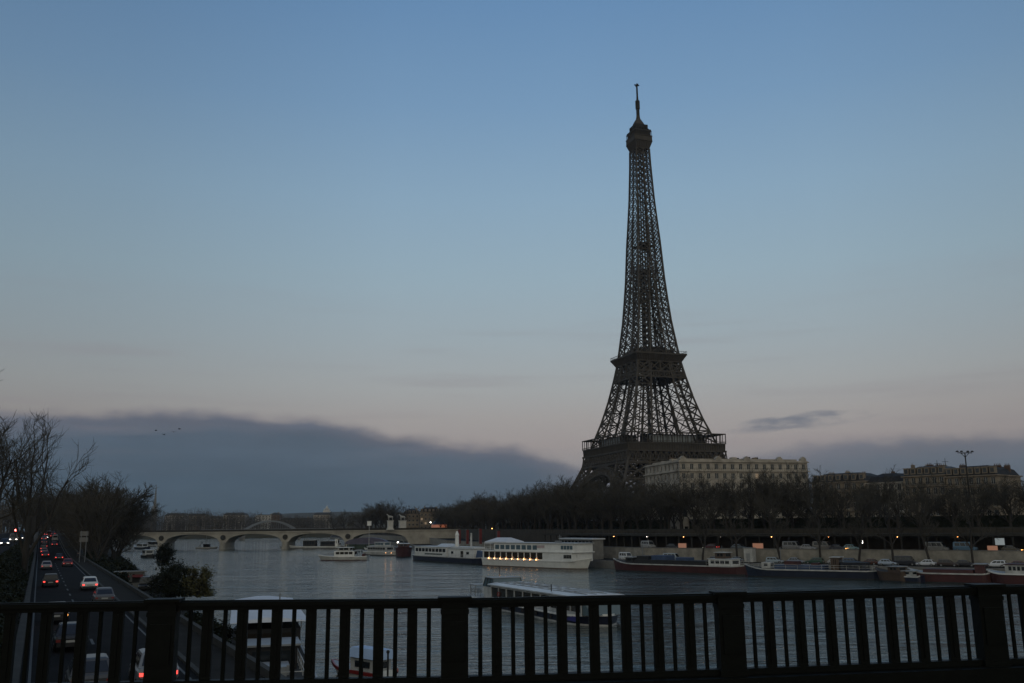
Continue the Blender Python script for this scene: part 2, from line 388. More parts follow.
def sheet(name, t0, t1, z0, z1, m): return struct(strip(MB(), line(t0), line(t1), z0, z1).build(name, m, fix=False))
def stripz(mb, t0, t1, d0, d1):
    c = lambda v, s: v(s) if callable(v) else v
    for a, e in zip(S, S[1:]):
        mb.quad(L(a, c(t0, a), rz(a) + d0), L(e, c(t0, e), rz(e) + d0), L(e, c(t1, e), rz(e) + d1), L(a, c(t1, a), rz(a) + d1))
    return mb
def sheetz(name, t0, t1, d0, d1, m): return struct(stripz(MB(), t0, t1, d0, d1).build(name, m, fix=False))
sheetz('road', -7.2, 0, 0, 0, M['asphalt'])
sheetz('sidewalk', .25, 2.4, .13, .13, M['asphalt_fine'])
mb = MB(); stripz(mb, 0, .25, .134, .134); stripz(mb, 0, 0, -.1, .134); struct(mb.build('kerb', M['concrete_dark'], fix=False))
mb = MB(); strip(mb, line(2.7), line(edge_far), 2.2, 2.2); strip(mb, line(edge_far), line(edge_far), 2.2, -3.4); struct(mb.build('near_quay', M['asphalt_fine'], fix=False))
mb = MB(); strip(mb, line(edge_far), line(lambda s: edge_far(s) - .4), 2.32, 2.32); strip(mb, line(lambda s: edge_far(s) - .4), line(lambda s: edge_far(s) - .4), 2.32, 2.2); struct(mb.build('quay_kerb', M['concrete'], fix=False))
mb = MB(); stripz(mb, 2.4, 2.7, .5, .5); stripz(mb, 2.4, 2.4, 0, .5); stripz(mb, 2.7, 2.7, -9.5, .5)
tag(mb.build('parapet_wall', M['concrete_dark'], fix=False), 'low stone parapet wall between the riverside road and the near quay', 'wall')
mb = MB(); stripz(mb, -7.2, -7.6, .9, .9); stripz(mb, -7.2, -7.2, -.1, .9); stripz(mb, -7.6, -7.6, -.1, .9)
tag(mb.build('barrier_wall', M['concrete_dark'], fix=False), 'low concrete barrier wall along the left edge of the road', 'wall')
mb = MB()
for a, e in zip(S, S[1:]): mb.quad(L(a, -7.6, rz(a) + .5), L(e, -7.6, rz(e) + .5), L(e, -10.2, max(9, rz(e))), L(a, -10.2, max(9, rz(a))))
struct(mb.build('embankment', M['soil'], fix=False))
def az_(s): return max(9.0, rz(s) - .004)
mb = MB()
for a, e in zip(S, S[1:]): mb.quad(L(a, -10.2, az_(a)), L(e, -10.2, az_(e)), L(e, -25, az_(e)), L(a, -25, az_(a)))
struct(mb.build('avenue', M['asphalt'], fix=False))
mb = MB(); ln = line(-25)
for (i, a), (j, e) in zip(enumerate(S), list(enumerate(S))[1:]): mb.quad((*ln[i], az_(a)), (*ln[j], az_(e)), (-4000, ln[j][1] + 300, az_(e)), (-4000, ln[i][1] - 300, az_(a)))
struct(mb.build('terrace_ground', M['soil'], fix=False))
mb = MB(); s = -20
while s < 560:
    mb.quad(L(s, -3.52, rz(s) + .006), L(s, -3.68, rz(s) + .006), L(s + 3, -3.68, rz(s + 3) + .006), L(s + 3, -3.52, rz(s + 3) + .006)); s += 9
struct(mb.build('lane_markings', M['paint_line'], fix=False))
mb = MB(); stripz(mb, -.35, -.47, .005, .005); stripz(mb, -6.75, -6.87, .005, .005); struct(mb.build('edge_markings', M['paint_line'], fix=False))

# ------------------------------------------------------------------ the bridge we stand on, and its railing
RD0 = 10.3; YA = RD0
px0 = W(162, 600, 11.16); 
rA = Vector((-3.864, 10.3)); rU = Vector((3.181, .3172))          # first post, step to the next
def RP(i): return rA + rU * i
ru = rU.normalized(); rn = Vector((-ru.y, ru.x))                          # along, and away over the river
def sag(i):                                                                # the parapet follows the slight hog of the deck
    return .036 - .050 * math.exp(-((i - 1.45) / 1.05) ** 2)
def bp(i, across, z): p = RP(i) + rn * across; return (p.x, p.y, z)
def bdeck(name, a0, a1, z, m, zb=None):
    mb = MB(); P4 = [bp(-12, a0, z), bp(16, a0, z), bp(16, a1, z), bp(-12, a1, z)]; mb.quad(*P4)
    if zb is not None:
        Q4 = [(x, y, zb) for x, y, _ in P4]; mb.quad(*Q4)
        for j in range(4): mb.quad(P4[j], P4[(j + 1) % 4], Q4[(j + 1) % 4], Q4[j])
    return struct(mb.build(name, m))
bdeck('bridge_deck', -24, .5, 9.85, M['asphalt'], 8.9)
bdeck('footpath', -2.6, -.25, 10.0, M['asphalt_fine'], 9.852)
bdeck('central_walkway', -17, -8.6, 10.12, M['concrete_dark'], 9.852)
rail = thing('bridge_railing', 'dark metal bridge railing with broad and narrow bars crossing the whole foreground', 'railing', (*RP(1), 9.85), math.atan2(ru.y, ru.x))
SP = rU.length
ZB, ZT = .505, 1.24
pl = MB(); hr = MB(); lr = MB()
for i in range(-2, 6):
    x0, x1 = (i - 1) * SP, i * SP; s0, s1 = sag(i), sag(i + 1)
    def slab(mb, y0, y1, za, zb, x0=x0, x1=x1, s0=s0, s1=s1):
        mb.add([(x0, y0, za + s0), (x1, y0, za + s1), (x1, y1, za + s1), (x0, y1, za + s0), (x0, y0, zb + s0), (x1, y0, zb + s1), (x1, y1, zb + s1), (x0, y1, zb + s0)],
               [(0, 3, 2, 1), (4, 5, 6, 7), (0, 1, 5, 4), (1, 2, 6, 5), (2, 3, 7, 6), (3, 0, 4, 7)])
    slab(pl, -.22, .22, -.3, .43); slab(lr, -.055, .055, .435, ZB)
    slab(hr, -.075, .075, ZT + .045, ZT + .09); slab(hr, -.05, .05, ZT, ZT + .045); slab(hr, -.03, .03, ZT + .09, ZT + .105)
pl.build('plinth', M['rail_paint'], rail); lr.build('bottom_rail', M['rail_paint'], rail); hr.build('handrail', M['rail_paint'], rail)
pm = MB().boxm(-.15, .15, -.09, .09, .2, ZT + .09).boxm(-.165, .165, -.105, .105, .43, .50).boxm(-.158, .158, -.10, .10, ZT - .06, ZT - .01).boxm(-.11, .11, -.105, -.09, .68, 1.1).boxm(-.19, .19, -.12, .12, ZT + .092, ZT + .125).mesh('post', M['rail_paint'])
wm = MB().boxm(-.055, .055, -.03, .03, 0, 1).boxm(-.012, .012, -.04, .04, .06, .94).mesh('broad_bar', M['rail_paint'])
nm = MB().lathe([(.023, 0), (.023, 1)], n=8).mesh('narrow_bar', M['rail_paint'])
for i in range(-1, 6): place(pm, 'post', rail, ((i - 1) * SP, 0, sag(i)))
for i in range(-1, 5):
    gap = (SP - .32) / (8 * (2 * 1.0 + .46) + 7 * 1.08); x = (i - 1) * SP + .16
    for k in range(8):
        f = (x - (i - 1) * SP) / SP; sg = sag(i) * (1 - f) + sag(i + 1) * f
        o = place(nm, 'narrow_bar', rail, (x + gap * 1.23, 0, ZB + sg)); o.scale = (gap * .46 / .046, 1, ZT - ZB + .01)
        if k < 7:
            o = place(wm, 'broad_bar', rail, (x + gap * (2.46 + .54), 0, ZB + sg)); o.scale = (gap * 1.08 / .11, 1, ZT - ZB + .01)
        x += gap * (2.46 + 1.08)

# ------------------------------------------------------------------ the lattice tower
tw = thing('lattice_tower', 'tall wrought iron lattice tower with three platforms and an antenna above the far bank', 'tower', (92.8, 605, 6), R(19.0))
WP = [(0, 60), (20, 48), (34, 39.4), (44, 35.2), (51, 32.6), (57, 30.6), (66, 27.6), (74.4, 24.7), (88, 21.0), (101.6, 18.0), (111, 16.2), (117, 15.3), (121, 14.8), (129.5, 13.7), (142, 12.2), (157.7, 10.9), (171, 9.9), (197, 8.6), (208, 7.9), (230, 6.5), (257, 5.4), (270, 5.1), (300, 4.8)]
IP = [(0, 36.4), (34, 23), (57, 16.0), (66, 13.4), (88, 9.8), (111, 6.6), (121, 5.7), (150, 3.4), (192, 0.0), (300, 0)]
def ip(tab, z):
    for (a, u), (c, v) in zip(tab, tab[1:]):
        if z <= c: return u + (v - u) * (z - a) / (c - a)
    return tab[-1][1]
wo_ = lambda z: ip(WP, z)
wi_ = lambda z: ip(IP, z)
def xpanel(mb, a0, a1, c0, c1, w, sub=True):
    """X-braced panel between the lower points a0, a1 and the upper points c0, c1"""
    a0, a1, c0, c1 = map(Vector, (a0, a1, c0, c1))
    mb.bar(a0, c1, w); mb.bar(a1, c0, w); mb.bar(c0, c1, w)
    if sub:
        m0, m1, mt, mbm = (a0 + c0) / 2, (a1 + c1) / 2, (c0 + c1) / 2, (a0 + a1) / 2
        for p, q in ((m0, mt), (mt, m1), (m1, mbm), (mbm, m0)): mb.bar(p, q, w * .6)
        mb.bar(m0, m1, w * .55)
def leg_mesh(levels, sx, sy, cw, xw, light=False):
    mb = MB()
    def cp(z, a, c): return Vector((sx * (wo_(z) if a else wi_(z)), sy * (wo_(z) if c else wi_(z)), z))
    for z0, z1 in zip(levels, levels[1:]):
        for a in (0, 1):
            for c in (0, 1): mb.bar(cp(z0, a, c), cp(z1, a, c), cw)
        for (A, B) in (((1, 0), (1, 1)), ((0, 1), (1, 1)), ((0, 0), (0, 1)), ((0, 0), (1, 0))):
            xpanel(mb, cp(z0, *A), cp(z0, *B), cp(z1, *A), cp(z1, *B), xw * (.6 if light and (0, 0) in (A, B) else 1), not light)
    return mb
for sx in (-1, 1):
    for sy in (-1, 1):
        leg_mesh([0, 11, 22, 33, 43, 52], sx, sy, 1.5, .9).boxm(sx * 49.9 - 14.5, sx * 49.9 + 14.5, sy * 49.9 - 14.5, sy * 49.9 + 14.5, -3, 1.2).build('lower_leg', M['iron'], tw, fix=False)
        leg_mesh([57, 65, 73, 81, 89, 96, 103, 110], sx, sy, 1.1, .68, True).build('upper_leg', M['iron'], tw, fix=False)
def faces4(fn):
    """run fn(P) for the four sides; P(x, out, z) gives the point on that side"""
    for k in range(4):
        c, s = [(1, 0), (0, 1), (-1, 0), (0, -1)][k]
        fn(lambda x, o, z: Vector((x * c + o * s, x * s - o * c, z)))
# arches between the legs
def arch(P):
    mb = MB(); n = 26; z0 = 1.0
    for lay in (0.4, 3.2):
        pv = None
        for i in range(n + 1):
            a = math.pi * (.06 + .88 * i / n); pts = []
            for r in (37.2, 41.4):
                x = r * math.cos(a); z = z0 + r * math.sin(a) * 1.0; pts.append(P(x, wo_(z) - lay, z))
            if pv:
                mb.bar(pv[0], pts[0], 1.5); mb.bar(pv[1], pts[1], 1.5); mb.bar(pv[0], pts[1], .6); mb.bar(pv[1], pts[0], .6)
            mb.bar(pts[0], pts[1], .5); pv = pts
    mb.build('arch', M['iron'], tw, fix=False)
faces4(arch)
# first platform: lattice girder, frieze, floor, gallery roof
def girder(P):
    mb = MB(); z0, z1 = 43.6, 51.0
    for lay in (-.2, 3.5):
        o0, o1 = wo_(z0) - lay, wo_(z0) - lay - 1.2
        n = 18
        for i in range(n):
            x0 = -o0 + 2 * o0 * i / n; x1 = -o0 + 2 * o0 * (i + 1) / n
            mb.bar(P(x0, o0, z0), P(x1, o1, z1), .55); mb.bar(P(x1, o0, z0), P(x0, o1, z1), .55); mb.bar(P(x0, o0, z0), P(x0, o1, z1), .5)
        mb.bar(P(-o0, o0, z0), P(o0, o0, z0), 1.6, 1.2); mb.bar(P(-o0, o1, z1), P(o0, o1, z1), 1.4, 1.0)
        mb.bar(P(-o0, o0, z0 + 1.8), P(o0, o0, z0 + 1.8), .5)
    mb.build('platform_girder', M['iron'], tw, fix=False)
faces4(girder)
def frieze(P):
    mb = MB(); A = 34.4
    o = len(mb.v)
    mb.quad(P(-A, A, 51.2), P(A, A, 51.2), P(A, A, 55.6), P(-A, A, 55.6))
    mb.bar(P(-A, A + .1, 55.8), P(A, A + .1, 55.8), 1.6, .7); mb.bar(P(-A, A, 51.2), P(A, A, 51.2), .9, .7)
    n = 40
    for i in range(n + 1):
        x = -A + 2 * A * i / n; mb.bar(P(x, A + .18, 51.3), P(x, A + .5, 55.5), .32, .5)
    mb.build('frieze', M['iron'], tw, fix=False)
faces4(frieze)
mb = MB()
for x0, x1, y0, y1 in ((-34.3, 34.3, -34.3, -13), (-34.3, 34.3, 13, 34.3), (-34.3, -13, -13, 13), (13, 34.3, -13, 13)): mb.boxm(x0, x1, y0, y1, 54.8, 55.5)
mb.build('first_platform_floor', M['iron_dark'], tw)
def gallery(P):
    mb = MB(); A = 35.1
    mb.bar(P(-A, A, 62.2), P(A, A, 62.2), .9, .55)
    mb.quad(P(-A, A, 62.3), P(A, A, 62.3), P(A - 5, A - 5, 62.9), P(5 - A, A - 5, 62.9))
    mb.bar(P(-A, A, 57.2), P(A, A, 57.2), .22)
    n = 20
    for i in range(n + 1):
        x = -A + 2 * A * i / n; mb.bar(P(x, A, 55.8), P(x, A, 62.2), .34 if i % 2 else .42)
    n = 90
    for i in range(n): x = -A + 2 * A * i / n; mb.bar(P(x, A, 55.8), P(x, A, 57.2), .08)
    mb.build('gallery', M['iron'], tw, fix=False)
faces4(gallery)
def pavilion(P):
    mb = MB(); mb.cur = 0
    o = 29.5
    mb.quad(P(-19, o, 55.6), P(19, o, 55.6), P(19, o, 61.9), P(-19, o, 61.9)); mb.quad(P(-19, o - 9, 61.9), P(19, o - 9, 61.9), P(19, o, 61.9), P(-19, o, 61.9))
    mb.quad(P(-19, o - 9, 55.6), P(19, o - 9, 55.6), P(19, o - 9, 61.9), P(-19, o - 9, 61.9))
    mb.quad(P(-19, o, 55.6), P(-19, o - 9, 55.6), P(-19, o - 9, 61.9), P(-19, o, 61.9)); mb.quad(P(19, o, 55.6), P(19, o - 9, 55.6), P(19, o - 9, 61.9), P(19, o, 61.9))
    pv = mb.build('pavilion', M['iron_dark'], tw, fix=False)
    gl = MB(); n = 17
    for i in range(n):
        x = -17 + 34 * i / n; gl.quad(P(x + .15, o + .12, 57.0), P(x + 1.75, o + .12, 57.0), P(x + 1.75, o + .12, 61.3), P(x + .15, o + .12, 61.3))
    gl.build('glazing', M['tower_glass'], pv, fix=False)
faces4(pavilion)
# lift shafts and stairs between the first and second platforms
mb = MB()
for sx in (-1, 1):
    for sy in (-1, 1):
        for k in (-.9, .9):
            a = lambda z: Vector((sx * (wo_(z) + wi_(z)) / 2 + k * sx, sy * (wo_(z) + wi_(z)) / 2 - k * sy, z)); mb.bar(a(57), a(112), .55)
        for i in range(26):
            z = 58 + i * 2.0; a = Vector((sx * (wo_(z) + wi_(z)) / 2, sy * (wo_(z) + wi_(z)) / 2, z)); mb.bar(a + Vector((-1.6, -1.2, 0)), a + Vector((1.6, 1.2, 0)), .25)
mb.bar((0, 2.0, 57), (0, 2.0, 112), 1.5, 1.5)
mb.build('lift_track', M['iron_dark'], tw, fix=False)
# second platform
def second(P):
    mb = MB()
    for z0, z1, n, w in ((101.0, 105.0, 9, .42), (105.0, 112.0, 4, .62)):
        for lay in (-.1, 2.2):
            a0, a1 = wo_(z0) - lay, wo_(z1) - lay
            for i in range(n):
                f0, f1 = -1 + 2 * i / n, -1 + 2 * (i + 1) / n
                mb.bar(P(f0 * a0, a0, z0), P(f1 * a1, a1, z1), w); mb.bar(P(f1 * a0, a0, z0), P(f0 * a1, a1, z1), w); mb.bar(P(f0 * a0, a0, z0), P(f0 * a1, a1, z1), w * 1.4)
            mb.bar(P(-a0, a0, z0), P(a0, a0, z0), 1.1, .9); mb.bar(P(-a1, a1, z1), P(a1, a1, z1), .9, .8)
    # the flared skirt that carries the overhanging floor
    a, c = wo_(112) + .2, 18.8
    mb.quad(P(-a, a, 112), P(a, a, 112), P(c, c, 116.2), P(-c, c, 116.2))
    for i in range(21):
        f = -1 + 2 * i / 20; mb.bar(P(f * a, a + .1, 112), P(f * c, c + .1, 116.2), .3, .4)
    mb.bar(P(-19, 19, 116.7), P(19, 19, 116.7), .8, 1.1)
    for i in range(30): x = -19.2 + 38.4 * i / 29; mb.bar(P(x, 19.2, 117), P(x, 19.2, 118.7), .12)
    mb.bar(P(-19.2, 19.2, 118.7), P(19.2, 19.2, 118.7), .22)
    mb.build('second_platform_truss', M['iron'], tw, fix=False)
faces4(second)
MB().boxm(-19.2, 19.2, -19.2, 19.2, 116.2, 116.9).boxm(-15, 15, -15, 15, 111.2, 111.8).build('second_platform_floor', M['iron_dark'], tw)
MB().boxm(-12, -3.5, -13, 13, 116.9, 121.4).boxm(4, 12.5, -13, 13, 116.9, 121.0).boxm(-8, 8, -11.5, -5, 116.9, 122.6).boxm(-8, 8, 6, 11.5, 116.9, 121.8).build('kiosk', M['iron_dark'], tw)
# upper shaft
lv = [117.0]
while lv[-1] < 266: lv.append(lv[-1] + max(4.3, 8.6 - (lv[-1] - 117) * .031))
lv[-1] = 268.0
def shaft(P):
    mb = MB()
    for z0, z1 in zip(lv, lv[1:]):
        o0, o1, i0, i1 = wo_(z0), wo_(z1), wi_(z0), wi_(z1)
        w = .50 if z0 < 200 else .46
        mb.bar(P(-o0, o0, z0), P(-o1, o1, z1), w * 2.0)
        for sg in (-1, 1):
            if i0 > .6 or sg == 1: mb.bar(P(sg * i0, o0, z0), P(sg * i1, o1, z1), w * 1.7)
            xpanel(mb, P(sg * i0, o0, z0), P(sg * o0, o0, z0), P(sg * i1, o1, z1), P(sg * o1, o1, z1), w, z0 < 215)
            if i0 > 1.5:                                            # the inner sides of the legs below the point where they join
                mb.bar(P(sg * i0, i0, z0), P(sg * i1, i1, z1), w * 1.5)
                xpanel(mb, P(sg * i0, i0, z0), P(sg * o0, i0, z0), P(sg * i1, i1, z1), P(sg * o1, i1, z1), w * .85, False)
        if i0 > 1.0: mb.bar(P(-i1, o1, z1), P(i1, o1, z1), w); 
        if i0 > 2.6 : mb.bar(P(-i0, o0, z0), P(i1, o1, z1), w * .7); mb.bar(P(i0, o0, z0), P(-i1, o1, z1), w * .7)
    mb.build('upper_shaft', M['iron'], tw, fix=False)
faces4(shaft)
mb = MB()
for sx, sy in ((-1, -1), (1, -1), (-1, 1), (1, 1)):
    mb.bar((sx * 2.1, sy * 2.1, 117), (sx * 1.6, sy * 1.6, 268), .62)
for z in [118 + 4.4 * i for i in range(34)]:
    for sx, sy, ex, ey in ((-1, -1, 1, -1), (1, -1, 1, 1), (1, 1, -1, 1), (-1, 1, -1, -1)):
        mb.bar((sx * 2, sy * 2, z), (ex * 2, ey * 2, z), .3); mb.bar((sx * 2, sy * 2, z), (ex * 2, ey * 2, z + 4.4), .28)
mb.build('lift_guide', M['iron_dark'], tw, fix=False)
MB().boxm(-5.6, 5.6, -5.6, 5.6, 195.6, 196.2).boxm(-3.2, 3.2, -3.2, 3.2, 196.2, 198.6).build('intermediate_platform', M['iron_dark'], tw)
# summit
def summit(P):
    mb = MB(); a, c = 5.2, 6.9
    mb.quad(P(-a, a, 268.4), P(a, a, 268.4), P(c, c, 273.4), P(-c, c, 273.4))
    for i in range(9): f = -1 + i / 4; mb.bar(P(f * a, a + .06, 268.4), P(f * c, c + .06, 273.4), .32)
    mb.quad(P(-c, c, 273.4), P(c, c, 273.4), P(c, c, 277.0), P(-c, c, 277.0)); mb.bar(P(-c, c, 277.1), P(c, c, 277.1), .6, .5); mb.bar(P(-c, c, 273.4), P(c, c, 273.4), .5, .5)
    d = 6.6
    for i in range(14): x = -d + 2 * d * i / 13; mb.bar(P(x, d, 277), P(x, d, 281.0), .22)
    mb.bar(P(-d, d, 281), P(d, d, 281), .5, .5)
    mb.build('summit_gallery', M['iron'], tw, fix=False)
faces4(summit)
MB().boxm(-6.85, 6.85, -6.85, 6.85, 273.0, 273.3).boxm(-6.7, 6.7, -6.7, 6.7, 276.6, 276.9).boxm(-5.9, 5.9, -5.9, 5.9, 276.9, 281.4).boxm(-6.5, 6.5, -6.5, 6.5, 281.4, 282.2).boxm(-4.9, 4.9, -4.9, 4.9, 282.2, 286.4).build('summit_cabin', M['iron_dark'], tw)
mb = MB()
for i in range(16):
    a = 2 * math.pi * i / 16 + .1; r = 5.4 + .7 * (i % 3); mb.bar((r * math.cos(a), r * math.sin(a), 281.5), (r * math.cos(a), r * math.sin(a), 283.4 + 1.4 * (i % 2)), .35); mb.ball((r * math.cos(a), r * math.sin(a), 283.2), .6, n=6, k=4)
mb.build('aerial', M['iron_dark'], tw)
MB().lathe([(4.4, 286.4), (4.1, 288), (2.9, 290.2), (1.7, 292.0), (1.3, 294), (1.3, 295)], n=16).build('dome', M['iron'], tw)
MB().lathe([(1.2, 295), (1.2, 300), (1.6, 300.1), (1.6, 306.4), (.85, 306.6), (.65, 310), (.58, 318.6), (.3, 319), (.3, 320.2)], n=12).boxm(-1.9, 1.9, -.25, .25, 318.4, 319.2).boxm(-.25, .25, -1.9, 1.9, 318.4, 319.2).build('antenna', M['iron_dark'], tw)

# ------------------------------------------------------------------ the stone bridge in the middle distance
PB0, PB1 = Vector((-238, 541)), Vector((-60, 531))
bd = (PB1 - PB0).normalized(); BLEN = (PB1 - PB0).length
br = thing('stone_arch_bridge', 'pale stone bridge with five low arches spanning the river in the middle distance', 'bridge', (*PB0, 0), math.atan2(bd.y, bd.x))
n = 5; pw = 3.6; span = (BLEN - 4 * pw) / n; HW = 7.0
prof = []; top = 9.4
mb = MB()
for i in range(n):
    x0 = i * (span + pw); N = 20; pts = []
    for k in range(N + 1):
        u = -1 + 2 * k / N; pts.append((x0 + span * (u + 1) / 2, 3.7 + 4.85 * math.sqrt(max(0, 1 - abs(u) ** 2.3))))
    for (xa, za), (xb, zb) in zip(pts, pts[1:]):
        for y in (-HW, HW): mb.quad((xa, y, za), (xb, y, zb), (xb, y, top), (xa, y, top))
        mb.quad((xa, -HW, za), (xb, -HW, zb), (xb, HW, zb), (xa, HW, za))
    if i < n - 1:
        xp = x0 + span
        for y in (-HW, HW): mb.quad((xp, y, 3.7), (xp + pw, y, 3.7), (xp + pw, y, top), (xp, y, top))
mb.boxm(-25, 0, -HW, HW, -3, top).boxm(BLEN, BLEN + 40, -HW, HW, -3, top)
mb.build('arch_spans', M['stone_bridge'], br, fix=False)
for i in range(n - 1):
    xp = i * (span + pw) + span + pw / 2
    MB().loft([[(xp + s * math.cos(a) * pw / 2, (math.sin(a) * 2.2 + (HW if math.sin(a) > 0 else -HW) * .99) , z) for a in [2 * math.pi * j / 12 + .01 for j in range(12)]] for z, s in ((-3, 1.12), (.6, 1.12), (.7, 1), (3.9, 1), (4.3, .8))]).build('pier', M['stone_bridge'], br)
    md = MB().lathe([(1.5, 0), (1.5, .3), (1.2, .4), (1.1, .25), (.5, .25), (.3, .5), (.02, .55)], n=14).build('spandrel_medallion', M['concrete_dark'], br)
    md.rotation_euler = (R(90), 0, 0); md.location = (xp, -HW, 6.6)
MB().boxm(-25, BLEN + 40, -HW - .45, HW + .45, top, top + .55).build('cornice', M['stone_bridge'], br)
MB().boxm(-25, BLEN + 40, -HW - .15, -HW + .15, top + .55, top + 1.6).boxm(-25, BLEN + 40, HW - .15, HW + .15, top + .55, top + 1.6).build('parapet', M['iron_dark'], br)
MB().boxm(-25, BLEN + 40, -HW + .2, HW - .2, top + .553, top + .65).build('roadway', M['asphalt'], br)

# arched steel footbridge further up the river
p0 = WY(243, 528.5, 900); p1 = WY(297, 529, 930)
fb = thing('arched_footbridge', 'pale steel arched footbridge showing above the deck of the stone bridge', 'footbridge', (p0.x, p0.y, 0), math.atan2(p1.y - p0.y, p1.x - p0.x))
FL = math.hypot(p1.x - p0.x, p1.y - p0.y); mb = MB()
for y in (-3.5, 3.5):
    pv = None
    for i in range(25):
        u = i / 24; q = Vector((u * FL, y, 8.5 + 9.8 * 4 * u * (1 - u)))
        if pv: mb.bar(pv, q, .9, 1.3)
        mb.bar(q, (u * FL, y, 10.5), .14); pv = q
mb.build('arch_rib', M['steel'], fb, fix=False)
MB().boxm(-40, FL + 40, -4, 4, 10.0, 10.7).build('deck', M['steel'], fb)
for x in (-.5, FL + .5): MB().boxm(x - 1.5, x + 1.5, -5, 5, -3, 9.9).build('pier', M['concrete'], fb)
# ------------------------------------------------------------------ builders: trees
def tree_meshes(seed, H=18, trunk=.25, limbs=6, spread=.62, kids=(5, 5, 6), r0=.38, twig=.022, up=.10, first=.5, wob=.16):
    rnd = random.Random(seed); tb, cb = MB(), MB(); rv = lambda: Vector((rnd.gauss(0, 1), rnd.gauss(0, 1), rnd.gauss(0, 1)))
    def grow(p, d, ln, r, lvl):
        k = (5, 5, 4, 3, 3)[lvl]; pts = [p.copy()]; rr = [r]; ds = []
        end = r * (.62, .38, .4, .45, .5)[lvl]
        for i in range(k):
            d = (d + rv() * wob * (.35 if lvl == 0 else 1) + Vector((0, 0, up if lvl else .1))).normalized(); ds.append(d)
            p = p + d * ln / k; pts.append(p.copy()); rr.append(r + (end - r) * (i + 1) / k)
        (tb if lvl < 2 else cb).tube(pts, rr, (9, 6, 4, 3, 3)[lvl], caps=False)
        if lvl == 4: return
        if lvl == 0:
            for i in range(limbs):
                a = 2 * math.pi * (i + rnd.uniform(-.3, .3)) / limbs; sp_ = spread * rnd.uniform(.55, 1.25); j = min(k, int(round(k * (first + (1 - first) * (i % 3) / 2))))
                q = Vector((math.cos(a) * sp_, math.sin(a) * sp_, 1)).normalized(); grow(pts[j], q, (H - trunk * H) * rnd.uniform(.62, .82), rr[j] * rnd.uniform(.5, .7), 1)
            return
        nk = kids[lvl - 1]
        for i in range(nk):
            f = .22 + .78 * (i + rnd.uniform(0, .9)) / nk; x = f * k; j = min(int(x), k - 1); q = pts[j].lerp(pts[j + 1], min(x - j, 1)); dd = ds[j]
            ax = dd.cross(rv()).normalized(); ang = rnd.uniform(.40, .85); nd = (Matrix.Rotation(ang, 3, ax) @ dd)
            rl = rr[j] * (.62, .55, .5, .5)[lvl]; 
            if lvl == 3: rl = max(rl, twig)
            if lvl == 2: rl = max(rl, twig * 1.5)
            grow(q, nd, ln * rnd.uniform(.42, .66) * (1.15 - .45 * f), rl, lvl + 1)
    grow(Vector((0, 0, -.3)), Vector((rnd.gauss(0, .03), rnd.gauss(0, .03), 1)).normalized(), trunk * H + .3, r0, 0)
    return tb.mesh('trunk', M['bark'], True, fix=False), cb.mesh('crown', M['twig'], False, fix=False)
TP = [tree_meshes(11, 17, .30, 6, .50, (6, 6, 7), twig=.026), tree_meshes(12, 18, .28, 7, .46, (6, 6, 7), twig=.026), tree_meshes(13, 16, .30, 6, .60, (6, 6, 7), twig=.026), tree_meshes(14, 18.5, .26, 7, .55, (6, 6, 7), twig=.026)]
def tree(loc, proto, scale, rz, label, group=None, name='bare_tree', wide=1.0):
    t = thing(name, label, 'tree', loc, rz, group); tm, cm = proto
    a = place(tm, 'trunk', t); c = place(cm, 'crown', t)
    t.scale = (scale * wide, scale * wide, scale); return t

